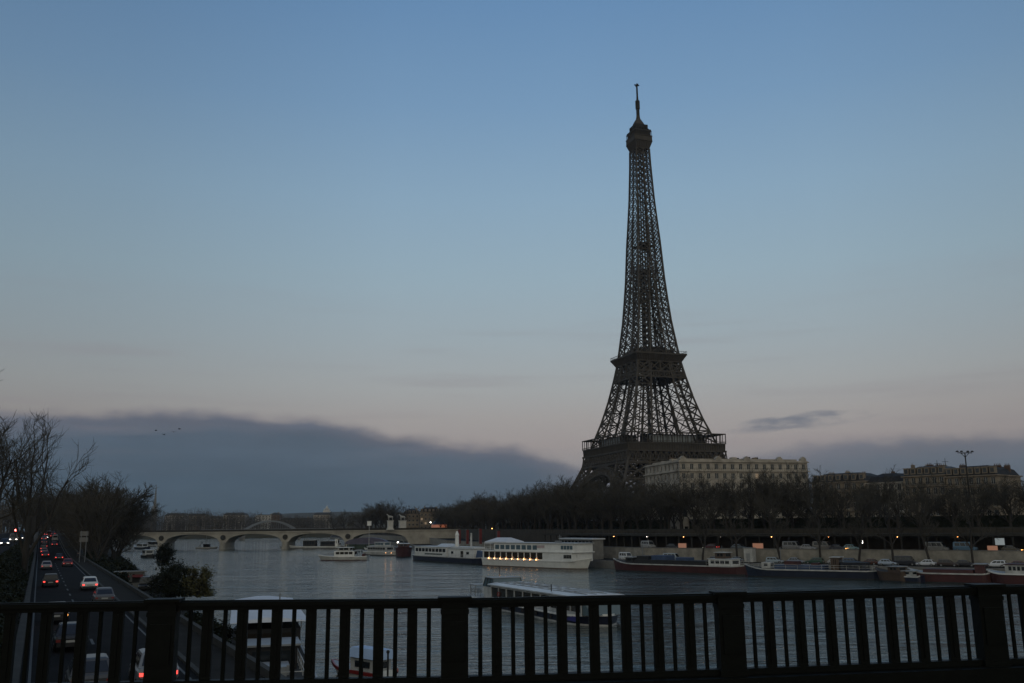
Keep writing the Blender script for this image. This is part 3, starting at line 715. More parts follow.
# ------------------------------------------------------------------ builders: cars
CARM = {}
def car_meshes(kind):
    if kind in CARM: return CARM[kind]
    if kind == 'van': L_, Wd, zb, zr, st, c0, c1, r0_, r1_ = 5.0, 1.95, 1.15, 2.15, None, -2.42, 1.75, -2.36, 1.15
    elif kind == 'estate': L_, Wd, zb, zr, st, c0, c1, r0_, r1_ = 4.4, 1.76, .92, 1.5, None, -2.12, 1.0, -1.9, .25
    else: L_, Wd, zb, zr, st, c0, c1, r0_, r1_ = 4.2, 1.72, .90, 1.43, None, -1.85, 1.05, -1.25, .25
    h = L_ / 2
    def ring(x, w, z0, z1, bev=.12):
        return [(x, -w + bev, z0), (x, w - bev, z0), (x, w, z0 + .18), (x, w, z1 - bev), (x, w - bev * .9, z1), (x, -w + bev * .9, z1), (x, -w, z1 - bev), (x, -w, z0 + .18)]
    w = Wd / 2; hood = zb - .08
    tail = zb if kind != 'saloon' else zb - .02
    b = MB().loft([ring(-h, w * .86, .36, tail - .16), ring(-h + .12, w * .95, .26, tail - .03), ring(-h + .5, w, .24, tail), ring(0, w, .22, zb), ring(h - 1.2, w, .22, hood), ring(h - .45, w * .96, .22, hood - .12), ring(h - .1, w * .88, .26, hood - .24), ring(h, w * .78, .34, hood - .36)])
    g_ = .06
    b.loft([[(c0, -w + .06, zb - .05), (c0, w - .06, zb - .05), (c1, w - .06, zb - .05), (c1, -w + .06, zb - .05)], [(r0_, -w + .24, zr - .05), (r0_, w - .24, zr - .05), (r1_, w - .24, zr - .05), (r1_, -w + .24, zr - .05)],
            [(r0_ + .12, -w + .36, zr), (r0_ + .12, w - .36, zr), (r1_ - .14, w - .36, zr), (r1_ - .14, -w + .36, zr)]])
    gl = MB()
    def face(a, bq, cq, dq, lo=.12, hi=.80, s0=.06, s1=.94, out=(0, 0, 0)):
        A, B, Cc, D = map(Vector, (a, bq, cq, dq)); f = lambda u, v: (A.lerp(B, u)).lerp(D.lerp(Cc, u), v) + Vector(out)
        gl.quad(f(s0, lo), f(s1, lo), f(s1, hi), f(s0, hi))
    A, B, Cc, D = (c0, -w + .06, zb - .05), (c0, w - .06, zb - .05), (c1, w - .06, zb - .05), (c1, -w + .06, zb - .05)
    a, b2, c2, d2 = (r0_, -w + .24, zr - .05), (r0_, w - .24, zr - .05), (r1_, w - .24, zr - .05), (r1_, -w + .24, zr - .05)
    face(A, B, b2, a, .14, .86, .08, .92, (-.012, 0, .008)); face(Cc, D, d2, c2, .10, .92, .06, .94, (.012, 0, .008))
    for (p, q, r_, s_, oy) in ((D, A, a, d2, -.012), (B, Cc, c2, b2, .012)):
        face(p, q, r_, s_, .14, .84, .08, .30, (0, oy, .004)); face(p, q, r_, s_, .14, .84, .34, .60, (0, oy, .004)); face(p, q, r_, s_, .14, .84, .64, .90, (0, oy, .004))
    mt = {}
    tyre = MB().lathe([(.2, -.1), (.30, -.1), (.32, -.05), (.32, .05), (.30, .1), (.2, .1)], n=14); tyre.v = [(x, z, y) for x, y, z in tyre.v]
    rim = MB().lathe([(.06, -.112), (.19, -.105), (.2, -.08), (.2, .08), (.19, .105), (.06, .112)], n=12); rim.v = [(x, z, y) for x, y, z in rim.v]
    tl = MB().boxm(-h - .02, -h + .10, .0, .22, tail - .33, tail - .19); hl = MB().boxm(h - .22, h - .035, -.17, .17, hood - .40, hood - .24)
    pl_ = MB().boxm(-h - .03, -h + .05, -.26, .26, .52, .64); bump = MB().boxm(-h - .06, -h + .1, -w * .84, w * .84, .30, .46).boxm(h - .1, h + .04, -w * .74, w * .74, .28, .42)
    CARM[kind] = dict(body=b, glass=gl.mesh('windows', M['pane']), tyre=tyre.mesh('tyre', M['rubber'], True), rim=rim.mesh('rim', M['alloy']), tl=tl, hl=hl, plate=pl_.mesh('number_plate', M['white_dirty']), bumper=bump.mesh('bumper', M['black']), h=h, w=w, cache={})
    return CARM[kind]
PAINT = {}
def paint(col, rough=.28):
    if col not in PAINT: PAINT[col] = mat('car_paint', col, rough, .0, .12, 1.5)
    return PAINT[col]
def car(loc, rz, label, col, kind='saloon', tails=None, heads=None, group=None, name='parked_car', cat='car'):
    cm = car_meshes(kind); ca = cm['cache']; t = thing(name, label, cat, loc, rz, group)
    if ('b', col) not in ca: ca[('b', col)] = cm['body'].mesh('body', paint(col), False)
    place(ca[('b', col)], 'body', t); place(cm['glass'], 'windows', t); place(cm['bumper'], 'bumper', t); place(cm['plate'], 'number_plate', t)
    for x in (-cm['h'] * .62, cm['h'] * .62):
        for y in (-cm['w'] + .1, cm['w'] - .1):
            w_ = place(cm['tyre'], 'wheel', t, (x, y, .32)); place(cm['rim'], 'rim', w_)
    for key, mb, nm, mm in (('t', cm['tl'], 'tail_light', M[tails] if tails else M['red']), ('h', cm['hl'], 'headlight', M[heads] if heads else M['grey'])):
        k2 = (key, mm.name)
        if k2 not in ca: ca[k2] = mb.mesh(nm, mm)
        for y in ((-cm['w'] + .1, cm['w'] - .32) if key == 't' else (-cm['w'] + .3, cm['w'] - .3)): place(ca[k2], nm, t, (0, y, 0))
    return t

# ------------------------------------------------------------------ builders: people
def person(loc, rz, label, coat, stride=.28):
    bpy_me = bpy.data.meshes.new('body'); J = [(0, 0, .95), (0, 0, 1.15), (0, 0, 1.38), (0, .01, 1.52), (.02, 0, 1.60), (.02, 0, 1.72)]
    Rr = [.15, .14, .17, .06, .085, .07]; E_ = [(0, 1), (1, 2), (2, 3), (3, 4), (4, 5)]
    for sy in (-1, 1):
        o = len(J); st = stride * sy
        J += [(0, sy * .10, .88), (st * .55, sy * .10, .50), (st - .05, sy * .10, .10), (st + .14, sy * .10, .05)]; Rr += [.10, .075, .05, .04]; E_ += [(0, o), (o, o + 1), (o + 1, o + 2), (o + 2, o + 3)]
        o = len(J); J += [(0, sy * .20, 1.40), (-st * .35, sy * .26, 1.12), (-st * .4 + .06, sy * .26, .88), (-st * .4 + .08, sy * .25, .80)]; Rr += [.075, .055, .042, .035]; E_ += [(2, o), (o, o + 1), (o + 1, o + 2), (o + 2, o + 3)]
    bpy_me.from_pydata(J, E_, []); o = bpy.data.objects.new('body', bpy_me); C.objects.link(o)
    sk = o.modifiers.new('s', 'SKIN'); 
    for v, r in zip(bpy_me.skin_vertices[0].data, Rr): v.radius = (r, r)
    bpy_me.skin_vertices[0].data[0].use_root = True
    ss = o.modifiers.new('u', 'SUBSURF'); ss.levels = 1; ss.render_levels = 1
    me = bpy.data.meshes.new_from_object(o.evaluated_get(bpy.context.evaluated_depsgraph_get())); bpy.data.objects.remove(o)
    me.materials.clear(); [me.materials.append(x) for x in (M[coat], M['skin'], M['coat'])]
    for p in me.polygons:
        z = p.center.z; p.material_index = 1 if (z > 1.52 or (z < .86 and abs(p.center.y) > .2)) else (2 if z < .84 else 0); p.use_smooth = True
    t = thing('person', label, 'person', loc, rz); b_ = place(me, 'body', t)
    MB().ball((.005, 0, 1.70), .105, 1, .95, .85, 10, 6).build('hair', M['hair'], t, True)
    cm = MB().loft([[(math.cos(a) * r, math.sin(a) * r * 1.25, z) for a in [2 * math.pi * j / 10 for j in range(10)]] for z, r in ((.72, .20), (1.0, .17), (1.2, .165), (1.40, .17), (1.50, .08))]); cm.build('coat', M[coat], t, True)
    return t

# ------------------------------------------------------------------ builders: buildings
def window_mesh(w, h, lit=False):
    f = MB(); f.boxm(-w / 2, -w / 2 + .09, -.06, .06, 0, h).boxm(w / 2 - .09, w / 2, -.06, .06, 0, h).boxm(-w / 2 + .09, w / 2 - .09, -.06, .06, h - .09, h).boxm(-w / 2 + .09, w / 2 - .09, -.06, .06, 0, .09).boxm(-.04, .04, -.05, .05, .09, h - .09)
    f.cur = 1; f.quad((-w / 2, .02, 0), (w / 2, .02, 0), (w / 2, .02, h), (-w / 2, .02, h)); return f.mesh('window', [M['win_frame'], M['e_win'] if lit else M['pane']])
WM = {}
def building(name, label, loc, rz, LX, LY, floors, bays, lbays=0, fh=3.1, g0=4.2, m='stone_build', roof='mansard', roofm='slate', roofh=3.2, winw=1.25, winh=2.05, lit=(), chim=5, seed=0, group=None, dorm=True, cat='building'):
    """a block with its front on y=0 (x from 0 to LX, depth LY away from the front), real openings on the front and on the x=0 side"""
    rnd = random.Random(seed); t = thing(name, label, cat, loc, rz, group); mb = MB(); Hh = g0 + fh * floors
    key = (winw, winh)
    if key not in WM: WM[key] = (window_mesh(winw, winh), window_mesh(winw, winh, True))
    def fac(P, ln, nb):
        bw = ln / nb; zs = [0]
        for fl in range(floors + 1):
            zb, zt = (0, g0) if fl == 0 else (g0 + fh * (fl - 1), g0 + fh * fl); s0 = zb + .55; s1 = s0 + winh
            for k in range(nb):
                x0, x1 = k * bw, (k + 1) * bw; a, c = (x0 + x1 - winw) / 2, (x0 + x1 + winw) / 2
                for q in (((x0, zb), (x1, zb), (x1, s0), (x0, s0)), ((x0, s1), (x1, s1), (x1, zt), (x0, zt)), ((x0, s0), (a, s0), (a, s1), (x0, s1)), ((c, s0), (x1, s0), (x1, s1), (c, s1))): mb.quad(*[P(x, 0, z) for x, z in q])
                for (xa, za), (xb, zb2) in (((a, s0), (c, s0)), ((c, s0), (c, s1)), ((c, s1), (a, s1)), ((a, s1), (a, s0))): mb.quad(P(xa, 0, za), P(xb, 0, zb2), P(xb, .28, zb2), P(xa, .28, za))
                wins.append((P((a + c) / 2, .24, s0), P is Pl, (fl, k)))
    wins = []; Pf = lambda x, y, z: (x, y, z); Pl = lambda x, y, z: (y, LY - x, z)
    fac(Pf, LX, bays)
    if lbays: fac(Pl, LY, lbays)
    else: mb.quad((0, 0, 0), (0, LY, 0), (0, LY, Hh), (0, 0, Hh))
    mb.quad((LX, 0, 0), (LX, LY, 0), (LX, LY, Hh), (LX, 0, Hh)); mb.quad((0, LY, 0), (LX, LY, 0), (LX, LY, Hh), (0, LY, Hh)); mb.quad((0, 0, Hh), (LX, 0, Hh), (LX, LY, Hh), (0, LY, Hh))
    mb.build('wall', M[m], t, fix=False)
    wins.sort(key=lambda q: -q[2][0]); far = wins[100:]; wins = wins[:100]
    if far:
        fm = MB()
        for p, side, idx in far:
            x, y, z = p; w2 = winw / 2
            fm.quad(*([(x, y - w2, z), (x, y + w2, z), (x, y + w2, z + winh), (x, y - w2, z + winh)] if side else [(x - w2, y, z), (x + w2, y, z), (x + w2, y, z + winh), (x - w2, y, z + winh)]))
        fo = fm.build('lower_windows', M['pane'], t, fix=False); fo['kind'] = 'stuff'
    for p, side, idx in wins:
        place(WM[key][1 if (idx in lit and not side) else 0], 'window', t, p, R(-90) if side else 0)
    cb = MB()
    for z, d_ in ((g0, .25), (Hh - fh, .55), (Hh - .02, .5), (g0 + fh * max(1, floors - 3), .35)):
        cb.boxm(-d_, LX + d_, -d_, LY + d_, z - .16, z + .16)
        if d_ > .3:
            pass
    cb.build('cornice', M[m], t)
    rl = MB()
    for z in (Hh - fh,):
        for y0, x0, x1 in ((-.5, -.5, LX + .5),): rl.boxm(x0, x1, y0 - .03, y0 + .03, z + .95, z + 1.0); [rl.boxm(x0 + i * (x1 - x0) / 60 - .02, x0 + i * (x1 - x0) / 60 + .02, y0 - .02, y0 + .02, z + .16, z + .95) for i in range(61)]
    rl.build('balcony', M['iron_dark'], t)
    if roof == 'mansard':
        i1, i2 = 1.1, 3.6; z0, z1, z2 = Hh + .14, Hh + roofh, Hh + roofh + 1.1
        rf = MB().loft([[(o, o, z), (LX - o, o, z), (LX - o, LY - o, z), (o, LY - o, z)] for o, z in ((.1, z0), (i1, z1), (i2, z2))]).build('roof', M[roofm], t)
        if dorm:
            dm = MB().boxm(-.75, .75, -.1, 1.4, 0, 1.7).boxm(-.85, .85, -.2, 1.4, 1.7, 1.9); dm.cur = 1; dm.quad((-.5, -.11, .25), (.5, -.11, .25), (.5, -.11, 1.5), (-.5, -.11, 1.5)); dme = dm.mesh('dormer', [M[m], M['pane']])
            for k in range(bays):
                if k % 2 == 0 or bays < 9: place(dme, 'dormer', rf, (LX * (k + .5) / bays, .25, z0 + .45))
    else:
        i2 = 0; z1 = Hh + 1.0
        rf = MB().boxm(-.1, LX + .1, -.1, .25, Hh + .14, Hh + .45).boxm(-.1, .25, .25, LY + .1, Hh + .14, Hh + .45).boxm(LX - .25, LX + .1, .25, LY + .1, Hh + .14, Hh + .45).boxm(2.2, LX - 2.2, 3, LY - 2, Hh + .14, Hh + 1.2).build('roof', M[roofm], t)
    for k in range(chim):
        x = LX * (k + .5 + rnd.uniform(-.25, .25)) / chim; y = rnd.uniform(2.0, LY - 2); w = rnd.uniform(.9, 2.6); h = rnd.uniform(.5, 1.7)
        cbm = MB().boxm(x - w / 2, x + w / 2, y - .4, y + .4, Hh, z1 + h)
        for i in range(int(w / .5)): cbm.lathe([(.13, 0), (.10, .5)], (x - w / 2 + .3 + i * .5, y, z1 + h), 6)
        cbm.build('chimney', M['stone_build2' if rnd.random() < .6 else 'rust'], rf)
    return t

# ------------------------------------------------------------------ builders: boats (x towards the bow, z = 0 at the waterline)
def hull_rings(L_, B, fb, bow=1.2, sheer=.7, fine=.36, stern=.78, rake=1.2, below=-.7, n=22, flare=.9):
    rings = []
    for i in range(n + 1):
        u = i / n; x = -L_ / 2 + u * L_
        if u > 1 - fine: v = (u - 1 + fine) / fine; hb = (1 - v ** 2.1) * B / 2; zf = fb + bow * v ** 2
        elif u < .10: v = 1 - u / .10; hb = B / 2 * (1 - (1 - stern) * v ** 2); zf = fb + sheer * .35 * v ** 2
        else: hb = B / 2; zf = fb
        hb = max(hb, .05); v = max(0, (u - 1 + fine) / fine); xs = rake * v
        rings.append([(x, -hb * .55, below), (x + xs * .3, -hb * flare, .15), (x + xs, -hb, zf), (x + xs, hb, zf), (x + xs * .3, hb * flare, .15), (x, hb * .55, below)])
    return rings
def hull(t, L_, B, fb, m, rail_m='white_dirty', deck_m='grey', boot='black', **k):
    rg = hull_rings(L_, B, fb, **k)
    h = MB().loft(rg).build('hull', M[m], t)
    bt = MB()
    for s_ in (0, 1):
        for r0_, r1_ in zip(rg, rg[1:]):
            a, b_ = (r0_[1], r1_[1]) if s_ == 0 else (r0_[4], r1_[4]); sg = -1 if s_ == 0 else 1
            bt.quad((a[0], a[1] + sg * .03, -.05), (b_[0], b_[1] + sg * .03, -.05), (b_[0], b_[1] + sg * .03, .22), (a[0], a[1] + sg * .03, .22))
    bt.build('boot_topping', M[boot], h, fix=False)
    gw = MB()
    for j in (2, 3):
        sg = -1 if j == 2 else 1
        for r0_, r1_ in zip(rg, rg[1:]):
            a, b_ = Vector(r0_[j]), Vector(r1_[j]); gw.bar(a + Vector((0, sg * .03, -.10)), b_ + Vector((0, sg * .03, -.10)), .14, .26)
    gw.build('gunwale', M[rail_m], t, fix=False)
    dk = MB()
    for r0_, r1_ in zip(rg, rg[1:]): dk.quad((*r0_[2][:2], r0_[2][2] + .01), (*r0_[3][:2], r0_[3][2] + .01), (*r1_[3][:2], r1_[3][2] + .01), (*r1_[2][:2], r1_[2][2] + .01))
    dk.build('deck', M[deck_m], t, fix=False)
    return h
def cabin(t, x0, x1, w, z0, z1, m, nw=6, wz=(.35, .8), name='cabin', roof_m=None, over=.25, winm='pane', margin=.5, lit=False, gap=.25, ends=True):
    c = MB().boxm(x0, x1, -w / 2, w / 2, z0, z1).build(name, M[m], t)
    h = z1 - z0; a, b_ = z0 + h * wz[0], z0 + h * wz[1]
    if nw:
        L_ = (x1 - x0 - 2 * margin) / nw; wm = MB()
        me = MB().boxm(-L_ / 2 + gap / 2, L_ / 2 - gap / 2, -.035, .035, 0, b_ - a).mesh('window', M[winm])
        for i in range(nw):
            x = x0 + margin + L_ * (i + .5)
            for y in (-w / 2, w / 2): place(me, 'window', c, (x, y, a))
        if ends:
            ew = MB().boxm(-.035, .035, -w * .36, w * .36, 0, b_ - a).mesh('window', M[winm])
            for x in (x0, x1): place(ew, 'window', c, (x, 0, a))
    if roof_m: MB().boxm(x0 - over, x1 + over, -w / 2 - over, w / 2 + over, z1, z1 + .14).build('cabin_roof', M[roof_m], t)
    return c
def rail_mb(x0, x1, y0, y1, z, h=1.0, step=1.6, mb=None):
    mb = mb or MB()
    for (ax, ay, bx_, by) in ((x0, y0, x1, y0), (x0, y1, x1, y1), (x0, y0, x0, y1), (x1, y0, x1, y1)):
        for hh in (h, h * .5): mb.bar((ax, ay, z + hh), (bx_, by, z + hh), .05)
        n = max(1, int(math.hypot(bx_ - ax, by - ay) / step))
        for i in range(n + 1): f = i / n; mb.bar((ax + (bx_ - ax) * f, ay + (by - ay) * f, z), (ax + (bx_ - ax) * f, ay + (by - ay) * f, z + h), .05)
    return mb
def boat(name, label, stern, bow, cat='boat', group=None, z=0, shift=0.0):
    """an Empty at the waterline between the stern and the bow as seen in the photograph; returns it and the length"""
    a, b_ = W(*stern, z), W(*bow, z); d = b_ - a; n = Vector((-d.y, d.x, 0)).normalized(); 
    if n.y < 0: n = -n
    return thing(name, label, cat, (a + b_) / 2 + n * shift, math.atan2(d.y, d.x), group), d.length
def lifebuoy(t, p): 
    mb = MB(); pts = [(p[0] + .33 * math.cos(a), p[1], p[2] + .33 * math.sin(a)) for a in [2 * math.pi * i / 12 for i in range(13)]]; mb.tube(pts, .08, 5, False); mb.build('lifebuoy', M['red'], t)
# ------------------------------------------------------------------ placing helpers
cri = cam_rot.inverted()
def PX(p):
    v = cri @ (Vector(p) - Vector((0, 0, EYE))); return 512 + FPX * v.x / -v.z, 341.5 - FPX * v.y / -v.z
QPL = {}
def RB(px, d, z=2.0):
    """the point of the far bank, d metres behind the quay edge, seen in that column of the photograph; and the bank's direction"""
    if d not in QPL: QPL[d] = [tuple(p) for p in offset(Q0, d)]
    best = None
    for a, c in zip(QPL[d], QPL[d][1:]):
        a, c = Vector(a), Vector(c)
        if c.y < 5: continue
        for k in range(241):
            p = a.lerp(c, k / 240)
            if p.y < 60: continue
            e = abs(PX((p.x, p.y, z))[0] - px)
            if best is None or e < best[0]: best = (e, p, (c - a).normalized())
    p, t = best[1], best[2]; return Vector((p.x, p.y, z)), t, math.atan2(-t.y, -t.x)     # heading points down the river, to the right
def LS(py, t, dz=0.0):
    """distance s along the near road at which the lane t is seen in that row of the photograph"""
    lo, hi = 20, 520
    for _ in range(40):
        m = (lo + hi) / 2
        if PX(L(m, t, rz(m) + dz))[1] > py: lo = m
        else: hi = m
    return lo

# ------------------------------------------------------------------ far bank: buildings
def front(px0, px1, Y0, Y1, z): a = WY(px0, 500, Y0); b_ = WY(px1, 500, Y1); return (a.x, a.y, z), math.atan2(b_.y - a.y, b_.x - a.x), math.hypot(b_.x - a.x, b_.y - a.y)
lo, ra, ll = front(681, 810, 305, 317, 8.5)
building('apartment_building', 'pale stone corner apartment block with flat roofline right of the tower foot', lo, ra, ll, 30, 6, 16, 9, fh=3.15, g0=5.0, roof='flat', roofm='stone_build', seed=3, chim=4, winw=1.3, winh=1.9, lit=((5, 9),), m='stone_build')
pal = [o for o in C.objects if o.get('label', '').startswith('pale stone corner')][0]; HH = 5.0 + 3.15 * 6
r7 = random.Random(12); rb = [o for o in pal.children if o.name.startswith('roof')][0]
for fx in (.03, .30, .52, .78, .97): w = 1.1; MB().loft([[(ll * fx - w, -.15, HH + .45), (ll * fx + w, -.15, HH + .45), (ll * fx + w, 1.2, HH + .45), (ll * fx - w, 1.2, HH + .45)], [(ll * fx - w, -.15, HH + 1.15), (ll * fx + w, -.15, HH + 1.15), (ll * fx + w, 1.2, HH + 1.15), (ll * fx - w, 1.2, HH + 1.15)], [(ll * fx - .2, -.15, HH + 1.9), (ll * fx + .2, -.15, HH + 1.9), (ll * fx + .2, 1.2, HH + 1.9), (ll * fx - .2, 1.2, HH + 1.9)]]).build('pediment', M['stone_build'], rb)
for k in range(15): x = r7.uniform(2, ll - 2); w = r7.uniform(.5, 1.8); y = r7.uniform(2, 20); MB().boxm(x - w, x + w, y, y + r7.uniform(.8, 3), HH, HH + r7.uniform(1.3, 2.6)).build('roof_house', M[r7.choice(['slate', 'stone_build2', 'zinc', 'stone_build'])], rb)
for k, (a, c, Y0, Y1, hh, nb, mm, lab, rf) in enumerate((
    (813, 868, 301, 288, 4, 7, 'stone_build2', 'brown apartment block with dark mansard next to the pale corner block', 'slate'),
    (868, 905, 288, 279, 4, 5, 'stone_build', 'narrow apartment house with slate mansard in the middle of the brown row', 'slate'),
    (905, 948, 276, 266, 4, 6, 'stone_build2', 'brown stone apartment house with a zinc roof left of the floodlight mast', 'zinc'),
    (948, 1000, 266, 255, 4, 7, 'stone_build2', 'apartment block at the right end of the row behind the floodlight mast', 'slate'))):
    lo, ra, ll = front(a, c - 1.0, Y0, Y1, 9.0)
    building('apartment_building', lab, (lo[0], lo[1], 7.4), ra, ll, 16, hh, nb, 5 if k == 0 else 0, fh=3.05, g0=4.6 + (.3, -.5, .9, .2)[k], m=mm, roofm=rf, roofh=1.9, seed=k + 20, chim=6, dorm=k != 1, winw=1.2)
for k, (a, c, Y, g_, lab) in enumerate(((404, 420, 690, 9.5, 'small pale building with dark mansard behind the stone bridge statues'), (420, 440, 680, 10.5, 'wide pale building with lit floors behind the carousel roof'))):
    lo, ra, ll = front(a, c, Y, Y, 6.0)
    building('apartment_building', lab, lo, ra, ll - .6, 14, 4, 4 + k, 0, fh=3.1, g0=g_ - 7, m='stone_build2', roofh=2.6, seed=40 + k, chim=2, winw=1.5, winh=1.7, lit=((2, 1), (3, 0)) if k else ())
FB = [(112, 134, 1240, 27, 'stone_build2'), (166, 186, 1260, 26, 'stone_build'), (188, 206, 1300, 27, 'stone_build2'), (224, 246, 1280, 26, 'stone_build'), (256, 272, 1330, 29, 'stone_white'), (272, 280, 1300, 28, 'rust'), (282, 312, 1210, 22, 'concrete_dark'), (314, 330, 1350, 26, 'stone_build'), (206, 222, 1350, 25, 'stone_build2')]
FL_ = ['far building with a dark roof behind the left end of the stone bridge', 'far pale building left of the first bridge arch', 'far brown building between two pale ones above the bridge', 'far pale building with a low roof above the second bridge arch', 'far white building behind the arched footbridge crown', 'far narrow reddish building right of the white one', 'far dark wide block with grid windows right of the arched footbridge', 'far pale building beside the small domed church', 'far low brown building above the bridge between pale ones']
for k, (a, c, Y, h, mm) in enumerate(FB):
    lo, ra, ll = front(a, c, Y, Y, 5.0); fl = int((h - 6) / 3.3)
    building('distant_building', FL_[k], lo, ra, ll, 16, fl, max(2, int(ll / 4.2)), 0, fh=3.3, g0=4.5, m=mm, roofm='zinc' if k % 2 else 'slate', roofh=2.4, roof='flat' if k in (4, 6) else 'mansard', chim=2, seed=60 + k, dorm=False, winw=1.7, winh=1.9)
# church spire and the small domed church
p = WY(155, 505, 1300)
ch = thing('church', 'tall thin church spire rising over the trees at the far left', 'church', (p.x, p.y, 5))
MB().boxm(-3, 3, -3, 3, 0, 34).boxm(-3.4, 3.4, -3.4, 3.4, 34, 35).build('tower', M['concrete'], ch)
MB().lathe([(2.7, 35), (2.0, 43), (1.1, 55), (.25, 69)], n=8).build('spire', M['concrete'], ch)
MB().loft([[(-30, -8, 0), (-5, -8, 0), (-5, 8, 0), (-30, 8, 0)], [(-30, -8, 16), (-5, -8, 16), (-5, 8, 16), (-30, 8, 16)], [(-30, -.3, 25), (-5, -.3, 25), (-5, .3, 25), (-30, .3, 25)]]).build('nave', M['slate'], ch)
for sx in (-1, 1):
    for sy in (-1, 1): MB().lathe([(.6, 34), (.5, 37), (.05, 40)], (sx * 2.7, sy * 2.7, 0), 6).build('pinnacle', M['concrete'], ch)
p = WY(327, 508, 2300)
struct(MB().lathe([(420, 0), (300, 30), (150, 46), (10, 50)], (p.x + 30, p.y + 60, 0), 28).build('hills', M['grass'], smooth=True))
dc = thing('domed_church', 'small pale domed church on the horizon above the bridge', 'church', (p.x, p.y, 44)); dc.scale = (.5, .5, .5)
MB().boxm(-17, 17, -14, 14, 0, 16).boxm(-10, 10, -16, -14, 0, 20).build('nave', M['stone_white'], dc)
MB().lathe([(8, 16), (8, 24), (8.4, 24.5), (7.6, 30), (5, 35), (1.4, 38.5), (1.2, 42), (.1, 46)], n=16).build('dome', M['stone_white'], dc, True)
for x in (-12, 12): MB().lathe([(3, 16), (3, 20), (2.6, 23), (1.2, 26), (.1, 28)], (x, -8, 0), 10).build('small_dome', M['stone_white'], dc, True)

# far woods: countless bare crowns that read as one mass
def wood(name, label, spec, seed, m='twig_far'):
    rnd = random.Random(seed); mb = MB()
    for (px0, px1, Y0, Y1, top0, top1, base, n) in spec:
        for i in range(n):
            u = rnd.random(); Y = rnd.uniform(Y0, Y1); px = px0 + (px1 - px0) * u; ty = top0 + (top1 - top0) * u
            q = WY(px, ty, Y); H_ = (q.z - base) * rnd.uniform(.72, 1.03); r = rnd.uniform(4.0, 7.5); c = Vector((q.x, q.y, base + H_ * .56))
            mb.bar((c.x, c.y, base), c, .7)
            for k in range(150):
                d = Vector((rnd.gauss(0, 1), rnd.gauss(0, 1), rnd.gauss(0, 1))).normalized() * rnd.random() ** .45; e = Vector((d.x * r, d.y * r, d.z * H_ * .46)); a = c + e
                v = (e.normalized() + Vector((rnd.gauss(0, .5), rnd.gauss(0, .5), rnd.uniform(.1, .9)))).normalized() * rnd.uniform(.9, 2.4); w = v.cross(Vector((rnd.gauss(0, 1), rnd.gauss(0, 1), rnd.gauss(0, 1)))).normalized() * rnd.uniform(.12, .34)
                mb.quad(a - w, a + w, a + v)
    return tag(mb.build(name, M[m], fix=False), label, 'trees', kind='stuff')
wood('rear_wood', 'distant belt of bare trees behind the tower feet and the apartment blocks', [(395, 520, 700, 860, 506, 500, 6, 70), (500, 690, 720, 900, 497, 494, 6, 130), (690, 1060, 420, 560, 486, 484, 6, 90)], 8)
wood('far_wood', 'long belt of bare trees along the far shore above the stone bridge', [(95, 190, 1130, 1190, 511, 508, 5, 130), (190, 262, 1130, 1190, 507, 512, 5, 90), (255, 372, 1130, 1190, 517, 511, 5, 110)], 5)
TB = lambda px, d, z=9.7: RB(px, d, z)[0]
rnd = random.Random(3)
def row(px0, px1, step, d, H_, label, group, z=9.7, jit=1.2, wide=1.0, var=.1):
    pl_ = [tuple(p) for p in offset(Q0, d)]; dd = 0; n = 0
    while True:
        p, t = along(pl_, dd); dd += step * rnd.uniform(.85, 1.15)
        if dd > 900: break
        if p.y < 40: continue
        px, py = PX((p.x, p.y, z))
        if px0 <= px <= px1:
            k = rnd.randrange(4); base = (17, 18, 16, 18.5)[k]
            tree((p.x + rnd.gauss(0, jit * .5), p.y + rnd.gauss(0, jit * .5), z), TP[k], H_ / base * rnd.uniform(1 - var, 1 + var * .8), rnd.uniform(0, 6.28), label, group, wide=wide); n += 1
    return n
row(812, 1100, 6.6, 33, 13.6, 'bare tree in the street row in front of the brown apartment houses', 'bare street trees right of the pale block', wide=1.3, var=.2)
row(812, 1100, 7.0, 42, 13.2, 'bare tree in the rear street row close to the brown apartment houses', 'rear bare street trees right of the pale block', wide=1.3)
row(645, 812, 5.6, 33, 17.2, 'bare tree in the street row in front of the pale corner block', 'bare street trees before the pale block', wide=1.3, var=.16)
row(640, 812, 6.0, 40, 16.6, 'bare tree in the rear street row close to the pale corner block', 'rear bare street trees before the pale block', wide=1.3)
row(528, 645, 7.0, 36, 18.5, 'bare tree in the dense row in front of the tower foot', 'bare trees before the tower', wide=1.25, var=.2)
row(512, 640, 7.0, 48, 20.0, 'bare tree in the rear row between the street and the tower foot', 'rear bare trees before the tower', wide=1.25, var=.2)
row(560, 650, 9.0, 66, 18.5, 'bare tree close to the feet of the iron tower', 'bare trees round the tower feet', z=9, wide=1.2)
row(442, 528, 7.0, 34, 15.0, 'bare tree in the row between the moored boats and the carousel', 'bare trees left of the tower', wide=1.3, var=.25)
row(427, 505, 6.5, 46, 15.5, 'bare tree in the back row right of the carousel', 'back row of bare trees left of the tower', wide=1.3, var=.3)
row(522, 560, 8.0, 62, 19.0, 'bare tree left of the tower in the third row from the river', 'third row of bare trees left of the tower', z=9, wide=1.2)
